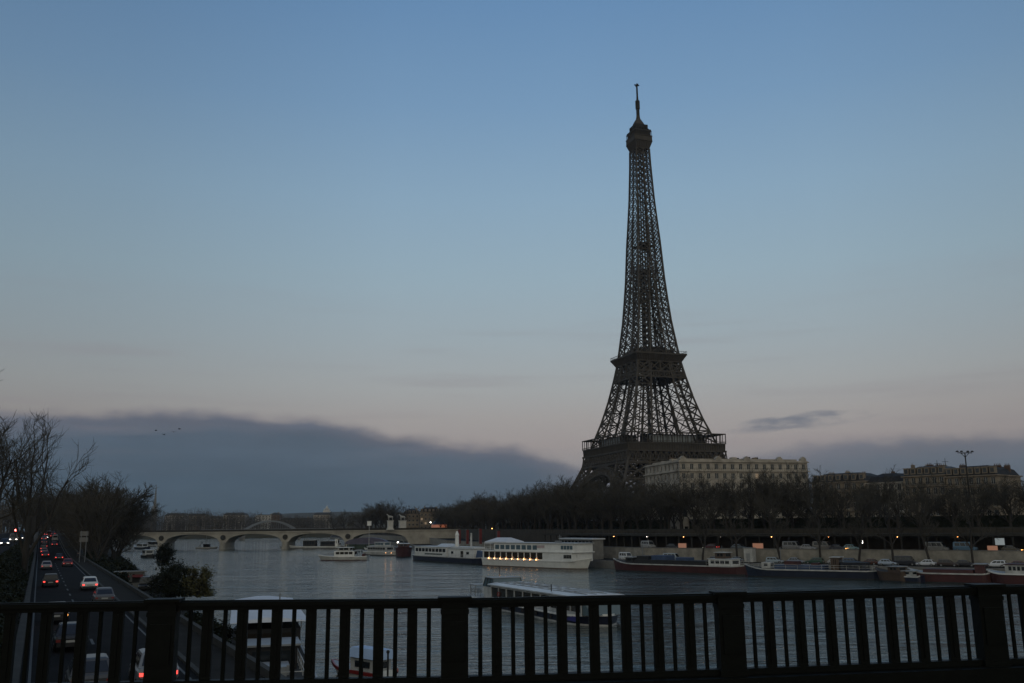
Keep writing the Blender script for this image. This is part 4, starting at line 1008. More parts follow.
# a long hedge along the street in front of the houses
hp = [tuple(p) for p in offset(Q0, 52)]; hm = MB(); strip(hm, hp[:7], hp[:7], 9.4, 13.2); ho = offset(Q0, 54); strip(hm, ho[:7], ho[:7], 9.4, 13.2); strip(hm, hp[:7], ho[:7], 13.2, 13.2)
hedge = tag(hm.build('hedge', M['ivy'], fix=False), 'long dark hedge along the street between the bare trees and the houses', 'hedge')
hl = MB(); r9 = random.Random(4); hd = 60.0
while hd < 620:
    p, t = along(hp, hd); hd += .07; q = Vector((p.x, p.y, r9.uniform(9.6, 14.2))) + Vector((-t.y * r9.uniform(-.5, .5), t.x * r9.uniform(-.5, .5), 0)); a = Vector((r9.gauss(0, 1), r9.gauss(0, 1), r9.gauss(0, 1))).normalized() * r9.uniform(.25, .5); v = a.cross(Vector((r9.gauss(0, 1), r9.gauss(0, 1), r9.gauss(0, 1)))).normalized() * .22; hl.quad(q - a, q + v, q + a, q - v)
hl.build('foliage', M['ivy'], hedge, fix=False)
row(462, 490, 6.0, 58, 20.0, 'bare tree in the tall group left of the tower', 'tall group of trees left of the tower', wide=1.3)
for px, Y, top, lab in ((372, 600, 503, 'broad dark tree at the left end of the clump behind the bridge'), (381, 610, 500, 'tallest dark tree in the middle of the clump behind the bridge'), (391, 605, 501, 'dark tree at the right end of the clump behind the bridge'), (386, 640, 502, 'dark tree at the back of the clump behind the bridge'), (376, 650, 502, 'dark tree half hidden at the back left of the clump behind the bridge'),
                        (368, 612, 506, 'dark tree low at the left edge of the clump behind the bridge'), (377, 606, 502, 'dark tree second from the left in the clump behind the bridge'), (395, 615, 503, 'dark tree second from the right in the clump behind the bridge'), (388, 600, 502, 'dark tree right of the tallest one in the clump behind the bridge'), (398, 620, 507, 'low dark tree right of the clump, beside the statue pedestals'),
                        (362, 700, 508, 'smaller tree left of the dark clump behind the bridge'), (345, 800, 509, 'round bare tree above the fourth bridge arch'), (334, 810, 512, 'low bare tree left of the round one above the bridge'), (470, 560, 494, 'high bare tree standing above the row left of the tower'), (480, 560, 495, 'second high bare tree beside the one left of the tower')):
    q = WY(px, top, Y); k = int(px) % 4; tree((q.x, q.y, 7.5), TP[k], (q.z - 7.5) / (17, 18, 16, 18.5)[k], px, lab, 'trees behind the bridge' if px < 440 else None, wide=1.25)
QTP = [tree_meshes(51, 18, .50, 6, .62, (6, 6, 6), r0=.30, twig=.026), tree_meshes(52, 18, .54, 5, .7, (6, 6, 6), r0=.28, twig=.026)]
ordn = ['first', 'second', 'third', 'fourth', 'fifth', 'sixth', 'seventh', 'eighth']
for i, px in enumerate((973, 931, 894, 858, 821, 781, 738, 702)):
    p, t, rz_ = RB(px, 9.3, 2.0); k = (i * 3 + 1) % 4
    tree(p, QTP[k % 2], 19 / 18 * rnd.uniform(.93, 1.05), i * 1.7, 'tall bare tree on the lower quay before the stone wall, %s from right' % ordn[i], 'bare trees on the lower quay', wide=1.0)

# the floodlight mast
q = WY(963.5, 451, 1.0); p, t, r_ = RB(972.5, 30, 10.0); top = WY(963.5, 452.5, p.y).z
fm = thing('floodlight_mast', 'tall thin mast with four floodlights on crossed arms above the trees', 'mast', (p.x, p.y, 10.0), R(12))
h = top - 10; MB().lathe([(.24, 0), (.13, h)], n=8).build('pole', M['iron_dark'], fm)
MB().bar((-2.0, 0, h - .1), (2.0, 0, h - .1), .16).bar((-1.2, 0, h - .1), (0, 0, h - 1.2), .1).bar((1.2, 0, h - .1), (0, 0, h - 1.2), .1).bar((0, -1.4, h - .12), (0, 1.4, h - .12), .14).build('arm', M['iron_dark'], fm)
for x, y in ((-2.1, 0), (2.1, 0), (-.9, 0), (.9, 0)): MB().loft([[(x - .3, y - .3, h + .1), (x + .3, y - .3, h + .1), (x + .3, y + .3, h + .1), (x - .3, y + .3, h + .1)], [(x - .14, y - .14, h + .45), (x + .14, y - .14, h + .45), (x + .14, y + .14, h + .45), (x - .14, y + .14, h + .45)]]).build('floodlight', M['iron_dark'], fm)
for px, ty, lab in ((944, 468, 'thin roof aerial left of the floodlight mast'), (952, 466, 'taller thin roof aerial beside the floodlight mast')):
    p, t, r_ = RB(px, 60, 9.6); zt = WY(px, ty - 8, p.y).z; a = thing('roof_aerial', lab, 'aerial', (p.x, p.y, 29)); MB().lathe([(.10, -2), (.05, zt - 29)], n=5).build('mast', M['iron_dark'], a); MB().bar((-.9, 0, zt - 30), (.9, 0, zt - 30), .09).bar((-.6, 0, zt - 31), (.6, 0, zt - 31), .09).build('element', M['iron_dark'], a)

# ------------------------------------------------------------------ far quay: vehicles, lamps, signs
QC = [(1020, (.10, .03, .03), 'saloon', 'dark red parked car at the right edge, under the stone wall'), (996, (.62, .64, .66), 'estate', 'white parked estate car, rightmost pale car on the lower quay'), (966, (.03, .03, .035), 'saloon', 'black parked saloon car left of the white estate car'), (948, (.05, .035, .03), 'estate', 'dark brown parked car between the black saloon and the small white car'),
      (927, (.60, .62, .65), 'saloon', 'small white parked car between the quay tree trunks'), (907, (.02, .022, .03), 'van', 'black parked van in front of the stone wall'), (888, (.36, .43, .52), 'saloon', 'pale blue parked car left of the black van'), (869, (.09, .04, .03), 'saloon', 'brown parked car beside the pale blue one'), (853, (.05, .08, .13), 'estate', 'dark blue parked estate car on the lower quay'), (838, (.35, .36, .35), 'saloon', 'light grey parked car behind the blue barge'),
      (814, (.025, .07, .045), 'estate', 'dark green parked estate car behind the blue barge'), (797, (.22, .25, .29), 'saloon', 'steel grey parked car above the bow of the blue barge'), (776, (.30, .36, .40), 'estate', 'grey blue parked estate car behind the blue barge wheelhouse'), (735, (.12, .15, .18), 'saloon', 'dark grey parked car behind the red barge stern'), (716, (.06, .06, .07), 'saloon', 'black parked car above the stern cabin of the red barge'), (672, (.30, .35, .38), 'van', 'grey blue parked van behind the middle of the red barge'), (652, (.05, .05, .055), 'estate', 'black parked estate car between the white and grey vans'), (626, (.66, .66, .64), 'van', 'white parked van on the quay above the bow of the red barge')]
for i, (px, col, kind, lab) in enumerate(QC):
    p, t, r_ = RB(px, 5.8 + (i % 3) * .5, 2.0); car(p, r_ + (math.pi if i % 3 == 1 else 0) + rnd.uniform(-.04, .04), lab, col, kind, group='cars parked on the lower quay')
UC = [(648, (.3, .3, .29), 'van', None, None, 'pale van on the upper road left of the first lamp cluster'), (674, (.03, .03, .03), 'saloon', None, 'e_white', 'dark car with a bright white headlight on the upper road'), (711, (.08, .02, .02), 'saloon', 'e_red', 'e_head', 'dark red car with lit lights on the upper road behind the red barge'), (740, (.1, .12, .13), 'saloon', None, None, 'grey car on the upper road left of the tall portable cabin'), (793, (.22, .22, .22), 'van', None, None, 'pale grey van on the upper road behind the blue barge bow'), (808, (.3, .3, .3), 'saloon', None, None, 'grey car following the pale grey van on the upper road'), (824, (.17, .155, .14), 'van', None, None, 'beige van on the upper road between two quay trees'), (838, (.04, .04, .05), 'saloon', None, 'e_amber', 'dark car with amber lights on the upper road'), (852, (.2, .32, .34), 'saloon', None, None, 'pale turquoise car on the upper road'), (937, (.18, .18, .17), 'van', None, None, 'pale delivery van on the upper road right of the middle lamps'), (966, (.08, .16, .24), 'van', None, None, 'blue van on the upper road below the floodlight mast'), (1013, (.08, .07, .05), 'saloon', None, 'e_amber', 'dark car with yellow headlights at the right edge of the upper road')]
for i, (px, col, kind, tl, hl, lab) in enumerate(UC):
    p, t, r_ = RB(px, 13.6 if i % 2 else 15.6, 5.0); car(p, r_ + (math.pi if tl else .0), lab, col, kind, tl, hl, 'vehicles on the covered upper road', name='moving_car', cat='car')
lampm = MB().boxm(-.32, .32, -.12, .12, -.16, .0).mesh('lamp_housing', M['iron_dark'])
for i, (px, em, py) in enumerate(((614, 'e_orange', 533), (647, 'e_white', 537), (683, 'e_orange', 535), (719.5, 'e_white', 535), (771, 'e_orange', 534.5), (828, 'e_orange', 533.5), (897, 'e_orange', 533), (957, 'e_amber', 533))):
    p, t, r_ = RB(px, 16.4, 8.3); lp = thing('gallery_lamp', 'small lit lamp hanging on the front edge of the gallery, %s from the left' % ordn[i], 'lamp', p, r_, 'lamps along the gallery')
    place(lampm, 'lamp_housing', lp, (0, 0, .16)); MB().bar((0, 0, .1), (0, -.0, .3), .05).bar((0, 0, .3), (0, .75, .3), .06).build('bracket', M['iron_dark'], lp); MB().ball((0, 0, -.02), .11, 1.3, 1, .8, 8, 5).build('bulb', M[em], lp)
for px, em, w, h, z, lab in ((682, 'e_panel', 2.6, 1.3, 6.0, 'dim orange lit panel on the upper road above the red barge'), (757.5, 'e_panel', 3.0, 1.5, 6.0, 'brightest orange lit panel beside the tall portable cabin'), (863.5, 'e_head', .3, .9, 7.2, 'small upright white lit panel between two quay trees'), (992, 'e_panel', 2.2, 1.1, 5.9, 'reddish lit panel near the right edge below the white one'), (1000, 'e_pale', 2.0, 1.6, 7.3, 'white lit billboard high on the upper road near the right edge')):
    p, t, r_ = RB(px, 12.4, 5.0); sg = thing('lit_sign', lab, 'sign', p, r_ , 'lit signs on the upper road'); zz_ = z - 5
    MB().boxm(-w / 2, w / 2, .03, .16, zz_ - h / 2, zz_ + h / 2).boxm(-.06, .06, .04, .14, 0, zz_ - h / 2).build('frame', M['iron_dark'], sg); f = MB().quad((-w / 2 + .06, 0, zz_ - h / 2 + .06), (w / 2 - .06, 0, zz_ - h / 2 + .06), (w / 2 - .06, 0, zz_ + h / 2 - .06), (-w / 2 + .06, 0, zz_ + h / 2 - .06)).build('panel', M[em], sg)
    # the panel looks down the quay towards the water
p, t, r_ = RB(751, 8.4, 2.0); pc = thing('portable_cabin', 'tall pale grey portable cabin standing on the lower quay', 'cabin', p, r_)
MB().boxm(-1.15, 1.15, -1.1, 1.1, .1, 3.5).build('body', M['white_dirty'], pc); MB().boxm(-1.25, 1.25, -1.2, 1.2, 3.5, 3.7).build('roof', M['grey'], pc); MB().boxm(-.5, .5, -1.14, -1.1, .15, 2.3).build('door', M['grey'], pc)
p, t, r_ = RB(582, 4.6, 2.0); qp = thing('quay_pavilion', 'long grey glazed pavilion on the quay behind the white restaurant boat', 'pavilion', p, r_)
MB().boxm(-9, 9, -1.8, 1.8, 0, 5.6).build('wall', M['concrete'], qp); MB().boxm(-9.4, 9.4, -2.3, 2.3, 5.6, 5.95).build('roof', M['greyroof'], qp)
me = MB().boxm(-.7, .7, -.03, .03, 0, 1.8).mesh('window', M['pane'])
for i in range(9):
    for z in (.9, 3.4): place(me, 'window', qp, (-8 + 2 * i, -1.82, z))
for i, (px, d, top, lab) in enumerate(((458, 4, 529, 'dark red banner flag nearest the white funnel'), (466, 5, 529, 'second dark red banner flag right of the white funnel'), (479, 4, 528, 'tall dark red banner flag between the two moored boats'), (497, 5, 530, 'dark red banner flag behind the canopy of the restaurant boat'))):
    p, t, r_ = RB(px, d, 2.0); zt = WY(px, top, p.y).z - 2; fl = thing('banner_flag', lab, 'flag', p, R(8), 'red banners on the quay')
    MB().lathe([(.07, 0), (.05, zt)], n=6).build('pole', M['steel'], fl)
    b_ = MB(); n = 7
    for j in range(n): z0, z1 = zt - .3 - j * .8, zt - .3 - (j + 1) * .8; b_.quad((.06, .06 * math.sin(j), z0), (1.15, .10 * math.sin(j + 1.3), z0 - .05), (1.15, .10 * math.sin(j + 2.3), z1 - .05), (.06, .06 * math.sin(j + 1), z1))
    b_.build('banner', M['red_flag'], fl, fix=False)
p, t, r_ = RB(494.5, 15, 5.0); sl = thing('street_lamp', 'street lamp glowing orange behind the restaurant boat canopy', 'lamp', p, r_)
MB().lathe([(.10, 0), (.06, 5.6)], n=6).bar((0, 0, 5.6), (0, -.9, 5.8), .07).build('pole', M['iron_dark'], sl); MB().ball((0, -.95, 5.7), .26, 1, 1, .6, 8, 5).build('bulb', M['e_amber'], sl)
# carousel
p, t, r_ = RB(439, 33, 9.9); ca = thing('carousel', 'round carousel with dark conical roof and glowing orange awning', 'carousel', p)
sc = p.y / 900; rr = 7.4 * sc * 1.0
zt = WY(441, 515, p.y).z - p.z; za = WY(441, 524.6, p.y).z - p.z; zb = WY(441, 528.0, p.y).z - p.z
MB().lathe([(rr * 1.02, za), (rr * .55, za + (zt - za) * .42), (.3, zt - .8), (.12, zt)], n=20).build('roof', M['navy'], ca)
aw = MB()
for j in range(24):
    a0, a1 = [2 * math.pi * x / 24 for x in (j, j + 1)]; am = (a0 + a1) / 2
    aw.quad((rr * math.cos(a0), rr * math.sin(a0), za), (rr * math.cos(a1), rr * math.sin(a1), za), (rr * 1.05 * math.cos(a1), rr * 1.05 * math.sin(a1), zb), (rr * 1.05 * math.cos(am), rr * 1.05 * math.sin(am), zb - .35), (rr * 1.05 * math.cos(a0), rr * 1.05 * math.sin(a0), zb))
aw.build('awning', M['e_awn'], ca, fix=False)
for j in range(8): a0 = 2 * math.pi * j / 8; MB().lathe([(.09, -.4), (.09, za)], (rr * .95 * math.cos(a0), rr * .95 * math.sin(a0), 0), 6).build('column', M['red'], ca)
MB().lathe([(rr, -.5), (rr, .25), (rr * .4, .3), (rr * .38, za)], n=20).build('platform', M['maroon'], ca)
p, t, r_ = RB(430.5, 31, 9.9); sl = thing('street_lamp', 'street lamp shining bright white beside the carousel', 'lamp', p, 0)
zl = WY(430.5, 522.3, p.y).z - p.z; MB().lathe([(.10, 0), (.07, max(.5, zl))], n=6).build('pole', M['iron_dark'], sl); MB().ball((0, 0, zl), .42, n=8, k=5).build('bulb', M['e_white'], sl)

# statues on pedestals at the right end of the stone bridge
def horse_statue(t, z):
    J = [(-.9, 0, 1.75), (0, 0, 1.65), (.75, 0, 1.8), (1.15, 0, 2.35), (1.4, 0, 2.75), (1.85, 0, 2.55), (-1.05, 0, 1.9), (-1.35, 0, 1.3)]; Rr = [.42, .43, .42, .24, .2, .12, .12, .10]; E_ = [(0, 1), (1, 2), (2, 3), (3, 4), (4, 5), (0, 6), (6, 7)]
    for x0, sy in ((-.9, -.24), (-.9, .24), (.75, -.22), (.75, .22)):
        o = len(J); r = 0 if x0 < 0 else 2; b_ = -.16 if x0 < 0 else .06; lift = .3 if (x0 > 0 and sy > 0) else 0
        J += [(x0 + .06, sy, 1.25), (x0 + b_ + lift, sy, .72 + lift), (x0 + b_ * .6, sy, .12 + lift)]; Rr += [.2, .1, .09]; E_ += [(r, o), (o, o + 1), (o + 1, o + 2)]
    o = len(J); J += [(.5, -.75, .1), (.5, -.75, 1.0), (.5, -.75, 1.55), (.5, -.75, 1.95), (.8, -.5, 1.8)]; Rr += [.16, .2, .26, .15, .09]; E_ += [(o, o + 1), (o + 1, o + 2), (o + 2, o + 3), (o + 2, o + 4), (2, o + 4)]
    me = bpy.data.meshes.new('statue'); me.from_pydata([(x * 1.25, y * 1.25, q * 1.25 + z) for x, y, q in J], E_, []); ob = bpy.data.objects.new('statue', me); C.objects.link(ob); sk = ob.modifiers.new('s', 'SKIN')
    for v, r in zip(me.skin_vertices[0].data, Rr): v.radius = (r * 1.25, r * 1.25)
    me.skin_vertices[0].data[1].use_root = True
    ss = ob.modifiers.new('u', 'SUBSURF'); ss.levels = ss.render_levels = 1
    m2 = bpy.data.meshes.new_from_object(ob.evaluated_get(bpy.context.evaluated_depsgraph_get())); bpy.data.objects.remove(ob); m2.materials.clear(); m2.materials.append(M['bronze']); m2.polygons.foreach_set('use_smooth', [True] * len(m2.polygons))
    place(m2, 'statue', t)
for px, Y, lab in ((390.3, 522, 'stone pedestal with a horse statue, left of the pair at the bridge end'), (402.5, 536, 'wider stone pedestal with a horse statue, right of the pair at the bridge end')):
    q = WY(px, 520.5, Y); h = q.z - 10.0; s_ = thing('statue_pedestal', lab, 'statue', (q.x, q.y, 10.0), R(200), 'statues at the bridge end')
    w = 1.5 if px < 395 else 1.9
    MB().boxm(-w - .4, w + .4, -w - .2, w + .2, 0, .7).boxm(-w, w, -w * .8, w * .8, .7, h - .4).boxm(-w - .25, w + .25, -w * .8 - .25, w * .8 + .25, h - .4, h).build('pedestal', M['stone_white'], s_); horse_statue(s_, h)
# ------------------------------------------------------------------ boats on the far side
# white two-deck restaurant boat
t, LB = boat('restaurant_boat', 'big white two deck restaurant boat with a row of orange lamps along its side', (481, 565.6), (575, 569.6), shift=4.2)
h2 = LB / 2; hull(t, LB, 8.4, 2.1, 'white', 'white', 'grey', 'rust', bow=.9, rake=2.2, fine=.13, stern=.95)
c1 = MB().boxm(-h2 + .6, h2 * .94, -4.0, 4.0, 2.0, 4.35).build('lower_deck_cabin', M['white'], t)
me = MB().boxm(-1.1, 1.1, -.04, .04, 0, 1.75).mesh('window', M['tint'])
for i in range(10):
    x = -h2 + 2.4 + i * 2.66
    for y in (-4.02, 4.02): place(me, 'window', c1, (x, y, 2.45))
me2 = MB().boxm(-.25, .25, -.04, .04, 0, .95).mesh('window', M['pane'])
for i in range(5):
    for y in (-4.02, 4.02): place(me2, 'window', c1, (h2 * .79 + i * .62, y, 2.85))
MB().boxm(-h2 + .3, h2 * .97, -4.25, 4.25, 4.35, 4.55).build('upper_deck', M['white'], t)
c2 = MB().boxm(-h2 * .72, h2 * .96, -3.7, 3.7, 4.55, 6.75).build('upper_deck_cabin', M['white'], t)
me3 = MB().boxm(-.9, .9, -.04, .04, 0, 1.25).mesh('window', M['bluetint'])
for i in range(8):
    for y in (-3.72, 3.72): place(me3, 'window', c2, (-h2 * .72 + 1.5 + i * 2.4, y, 5.0))
me4 = MB().boxm(-.5, .5, -.04, .04, 0, 1.0).mesh('window', M['bluetint'])
for i in range(4):
    for y in (-3.72, 3.72): place(me4, 'window', c2, (h2 * .735 + i * 1.2, y, 5.25))
MB().boxm(-h2 * .76, h2 * .98, -4.0, 4.0, 6.75, 6.93).build('roof', M['white_dirty'], t)
MB().boxm(h2 * .20, h2 * .38, -3.75, -3.72, 5.5, 6.25).build('name_panel', mat('faded_pink_panel', (.48, .38, .38), .5), t)
cn = MB().loft([[(-h2 + .8, -3.6, 6.6), (-h2 * .44, -3.6, 6.6), (-h2 * .44, 3.6, 6.6), (-h2 + .8, 3.6, 6.6)], [(-h2 + 1.0, -3.5, 7.15), (-h2 * .46, -3.5, 7.15), (-h2 * .46, 3.5, 7.15), (-h2 + 1.0, 3.5, 7.15)], [(-h2 + 3.2, -.4, 8.3), (-h2 * .56, -.4, 8.3), (-h2 * .56, .4, 8.3), (-h2 + 3.2, .4, 8.3)]])
cn.build('canopy', M['canvas'], t)
rl = rail_mb(-h2 + .5, -h2 * .73, -4.0, 4.0, 4.55, 1.0); [rl.bar((x, y, 4.55), (x, y, 6.6), .08) for x in (-h2 + .9, -h2 * .82) for y in (-3.5, 3.5)]; rl.build('railing', M['white'], t, fix=False)
MB().bar((h2 * .5, 0, 6.9), (h2 * .5, 0, 9.2), .12).bar((h2 * .5, -.8, 8.6), (h2 * .5, .8, 8.6), .08).boxm(h2 * .44, h2 * .5, -.8, .8, 6.93, 7.5).build('mast', M['steel'], t)
lm = MB().ball((0, 0, 0), .13, n=8, k=5).mesh('deck_lamp', M['e_orange'])
for i in range(9): place(lm, 'deck_lamp', t, (-h2 + 3.9 + i * 2.66, -4.38, 2.3))
rl = MB(); [rl.bar((h2 * .8 + 2.9 * k, -3.4 + k * 1.2, 2.6 + .3 * k), (h2 * .8 + 2.9 * k, -3.4 + k * 1.2, 3.9), .06) for k in range(2)]; rl.build('bow_rail', M['steel'], t, fix=False)

# blue hulled boat with white cabins
t, LB = boat('passenger_boat', 'white cabin boat on a dark navy hull with a tall white funnel', (411.5, 560.4), (482, 564.8), shift=3.5)
h2 = LB / 2; hull(t, LB, 7.0, 1.9, 'navy', 'white_dirty', 'grey', 'black', bow=.5, rake=.8, fine=.16, stern=.9)
cabin(t, -h2 + 1.5, h2 * .02, 6.0, 1.9, 4.9, 'white', 9, (.46, .84), roof_m='greyroof', gap=.5)
MB().boxm(-h2 * .62, -h2 * .1, -3.04, -3.0, 2.3, 2.75).build('sign_board', M['green'], t)
cabin(t, h2 * .06, h2 * .74, 5.6, 1.9, 4.5, 'white', 0, roof_m='white_dirty')
MB().boxm(h2 * .40, h2 * .47, -2.86, -2.8, 1.95, 3.9).build('door', M['tint'], t)
MB().boxm(h2 * .55, h2 * .62, -2.86, -2.8, 2.9, 3.7).boxm(h2 * .14, h2 * .2, -2.86, -2.8, 2.9, 3.7).build('window', M['pane'], t)
MB().boxm(h2 * .10, h2 * .70, -2.0, 2.0, 4.64, 5.2).build('upper_house', M['greyroof'], t)
MB().lathe([(.75, 4.6), (.62, 8.6), (.7, 8.65), (.7, 9.0), (.5, 9.5), (.2, 10.2)], (h2 * .14, -.6, 0), 12).build('funnel', M['white'], t)
MB().lathe([(.36, 4.6), (.30, 9.6)], (h2 * .46, .3, 0), 8).build('mast', M['white_dirty'], t)
MB().loft([[(-h2 * .35, -2.6, 4.95), (h2 * .0, -2.6, 4.95), (h2 * .0, 2.6, 4.95), (-h2 * .35, 2.6, 4.95)], [(-h2 * .28, -1, 6.0), (-h2 * .07, -1, 6.0), (-h2 * .07, 1, 6.0), (-h2 * .28, 1, 6.0)]]).build('canopy', M['greyroof'], t)
tp = MB().loft([[(h2 * .78, -2.6, 1.95), (h2 * .95, -1.7, 2.1), (h2 * .95, 1.7, 2.1), (h2 * .78, 2.6, 1.95)], [(h2 * .79, -2.2, 4.2), (h2 * .92, -1.5, 3.6), (h2 * .92, 1.5, 3.6), (h2 * .79, 2.2, 4.2)]]); tp.build('tarpaulin', M['tarp'], t)
rail_mb(-h2 + .3, h2 * .75, -3.3, 3.3, 1.95, .95, 2.2).build('railing', M['white_dirty'], t, fix=False)

def moored(name, label, px, py, shift, LB, head, cat='boat', group=None):
    p = W(px, py, 0); n = Vector((p.x, p.y, 0)).normalized(); p += n * shift
    return thing(name, label, cat, (p.x, p.y, 0), head, group), LB / 2
bank = lambda px: RB(px, 0, 0)[2]
# dark red ship seen end on
t, h2 = moored('cargo_ship', 'high dark red hull seen end on between two white boats', 403.5, 557.2, 9, 18, bank(404) - .15)
hull(t, 18, 6.4, 3.6, 'maroon', 'maroon', 'grey', 'black', bow=.6, rake=1.0); c_ = cabin(t, -6, 2, 4.4, 3.6, 5.0, 'maroon', 4, (.4, .8), roof_m='greyroof')
lm2 = MB().ball((0, 0, 0), .22, n=8, k=5).mesh('deck_lamp', M['e_white'])
for x in (-4.2, 1.4): MB().bar((x, -2.4, 3.6), (x, -2.4, 5.5), .08).build('lamp_post', M['steel'], t); place(lm2, 'deck_lamp', t, (x, -2.4, 5.6))
MB().bar((4, 0, 3.6), (4, 0, 6.6), .14).build('mast', M['steel'], t)
# white cruiser with low orange lamps
t, h2 = moored('river_cruiser', 'white cruiser moored left of the dark red hull with two low orange lamps', 383, 555.4, 4, 25, bank(384) + .45)
hull(t, 25, 5.2, 1.5, 'white_dirty', 'white', 'grey', 'black', bow=.9, rake=1.4); cabin(t, -9, 5, 4.2, 1.5, 3.6, 'white_dirty', 7, (.4, .8), roof_m='greyroof'); cabin(t, -4, 3, 3.4, 3.75, 5.3, 'white_dirty', 3, (.35, .85), roof_m='greyroof', winm='bluetint')
for x in (5.5, 9.5): place(MB().ball((0, 0, 0), .15, n=8, k=5).mesh('deck_lamp', M['e_dim']), 'deck_lamp', t, (x, -2.5, 1.1))
MB().bar((6, 0, 1.6), (6, 0, 5.0), .1).build('mast', M['steel'], t); rail_mb(-11.5, 8, -2.3, 2.3, 1.55, .9, 2).build('railing', M['steel'], t, fix=False)
# landing stage with the curved violet roof, and the mast with a white box
p = W(367, 550.0, 0); r_ = -.35; t = thing('landing_stage', 'floating landing stage under a curved grey violet roof', 'pontoon', (p.x, p.y, 0), r_ + .35)
MB().boxm(-12, 12, -4, 4, -.6, .8).build('pontoon', M['concrete_dark'], t); cs = MB(); n = 10
for i in range(n):
    a0, a1 = math.pi * i / n, math.pi * (i + 1) / n
    f = lambda a: (-11 * math.cos(a), 3.4 + 3.0 * math.sin(a)); (x0, z0), (x1, z1) = f(a0), f(a1); cs.quad((x0, -3.8, z0), (x1, -3.8, z1), (x1, 3.8, z1), (x0, 3.8, z0)); cs.quad((x0, -3.8, z0), (x1, -3.8, z1), (x1, -3.8, 3.2), (x0, -3.8, 3.2))
cs.build('roof', M['purple'], t, fix=False)
for x in (-10.6, -5.3, 0, 5.3, 10.6):
    for y in (-3.6, 3.6): MB().lathe([(.12, .8), (.12, 3.6)], (x, y, 0), 6).build('post', M['iron_dark'], t)
MB().boxm(-10, 10, -2.6, 2.6, .8, 3.0).build('booth', M['green'], t)
q = WY(369.3, 526, p.y - 6); zt = WY(369.3, 521.3, p.y - 6).z; t = thing('box_mast', 'white box on a slim mast in front of the stone bridge', 'mast', (q.x, q.y, 0))
MB().lathe([(.16, -1), (.11, zt - 2)], n=8).build('pole', M['white_dirty'], t); MB().boxm(-1.0, 1.0, -.6, .6, zt - 2.2, zt).boxm(-1.2, 1.2, -.8, .8, zt, zt + .12).build('box', M['white'], t)
# motor cruiser under way
t, h2 = moored('motor_yacht', 'white motor cruiser under way in midstream with a dark red waterline', 345, 560.3, 1.5, 17.5, R(172))
hull(t, 17.5, 4.6, 1.35, 'white_dirty', 'white', 'grey', 'maroon', bow=.6, rake=1.6, fine=.5)
cabin(t, -4, 3.6, 3.6, 1.35, 3.3, 'white', 4, (.4, .85), winm='tint'); cabin(t, -2.2, 2.4, 3.0, 3.3, 4.5, 'white_dirty', 2, (.3, .9), roof_m='white', winm='pane', over=.6)
MB().boxm(-6.5, -4.2, -1.7, 1.7, 3.5, 3.62).boxm(-6.4, -6.3, -1.6, -1.5, 1.4, 3.5).boxm(-6.4, -6.3, 1.5, 1.6, 1.4, 3.5).build('awning', M['greyroof'], t)
MB().boxm(-7.6, -6.7, -.8, .8, 1.35, 2.3).build('crate', M['maroon'], t); rail_mb(3.8, 7.5, -1.3, 1.3, 1.6, .8, 1.2).build('bow_rail', M['steel'], t, fix=False); MB().bar((-1, 0, 4.6), (-1.3, 0, 6.2), .1).build('mast', M['steel'], t)
wk = MB()
# barge moored before the fourth arch
t, h2 = moored('barge', 'low white barge with dark cabins moored before the fourth bridge arch', 316, 548.6, 3, 29, R(176))
hull(t, 29, 5.4, 1.2, 'white_dirty', 'white', 'grey', 'black', bow=.6, rake=1.2); cabin(t, -11, -3, 4.2, 1.2, 4.0, 'black', 3, (.4, .8), roof_m='grey'); cabin(t, 0, 7, 4.4, 1.2, 4.6, 'concrete_dark', 4, (.3, .8), roof_m='greyroof'); cabin(t, -13, -11.4, 3.6, 1.2, 5.2, 'white', 1, (.4, .8), roof_m='white')
# launch by the pier
t, h2 = moored('launch', 'small white launch with a mast close to the second bridge pier', 206, 548.9, 1, 11.5, R(6))
hull(t, 11.5, 3.2, .9, 'white', 'white', 'wood', 'black', bow=.4); cabin(t, -1.5, 2.2, 2.2, .9, 2.7, 'coat', 2, (.4, .8), roof_m='purple'); MB().bar((0, 0, 2.6), (0, 0, 8.0), .16).bar((-2.5, 0, 3), (-2.5, 0, 4.2), .5).bar((-3.6, 0, .9), (-3.6, 0, 2.6), .45).build('mast', M['grey'], t)
# moored at the near side below the bridge
for k, (px, py, LB, hm, cm_, hd, lab) in enumerate(((152, 546.5, 19, 'white_dirty', 'tint', 20, 'white day boat moored nearest the left bridge pier'), (141, 549.0, 24, 'navy', 'white', 12, 'long dark hulled boat with a white cabin moored at the near quay'), (124, 545.0, 20, 'green', 'grey', 15, 'dark green boat moored at the near quay below the bridge end'), (147, 557.5, 15, 'black', 'white_dirty', 5, 'black dinghy barge with a pale deckhouse just upstream of the shrubs'))):
    t, h2 = moored('moored_boat', lab, px, py, 1.5, LB, math.atan2(LD.y, LD.x) + R(hd), group='boats along the near quay')
    hull(t, LB, 4.4, 1.2, hm, 'white', 'grey', 'black', bow=.7); cabin(t, -h2 * .6, h2 * .3, 3.4, 1.2, 3.2, cm_, 5, (.35, .8), roof_m='greyroof'); MB().bar((h2 * .5, 0, 1.2), (h2 * .5, 0, 5), .1).build('mast', M['steel'], t)

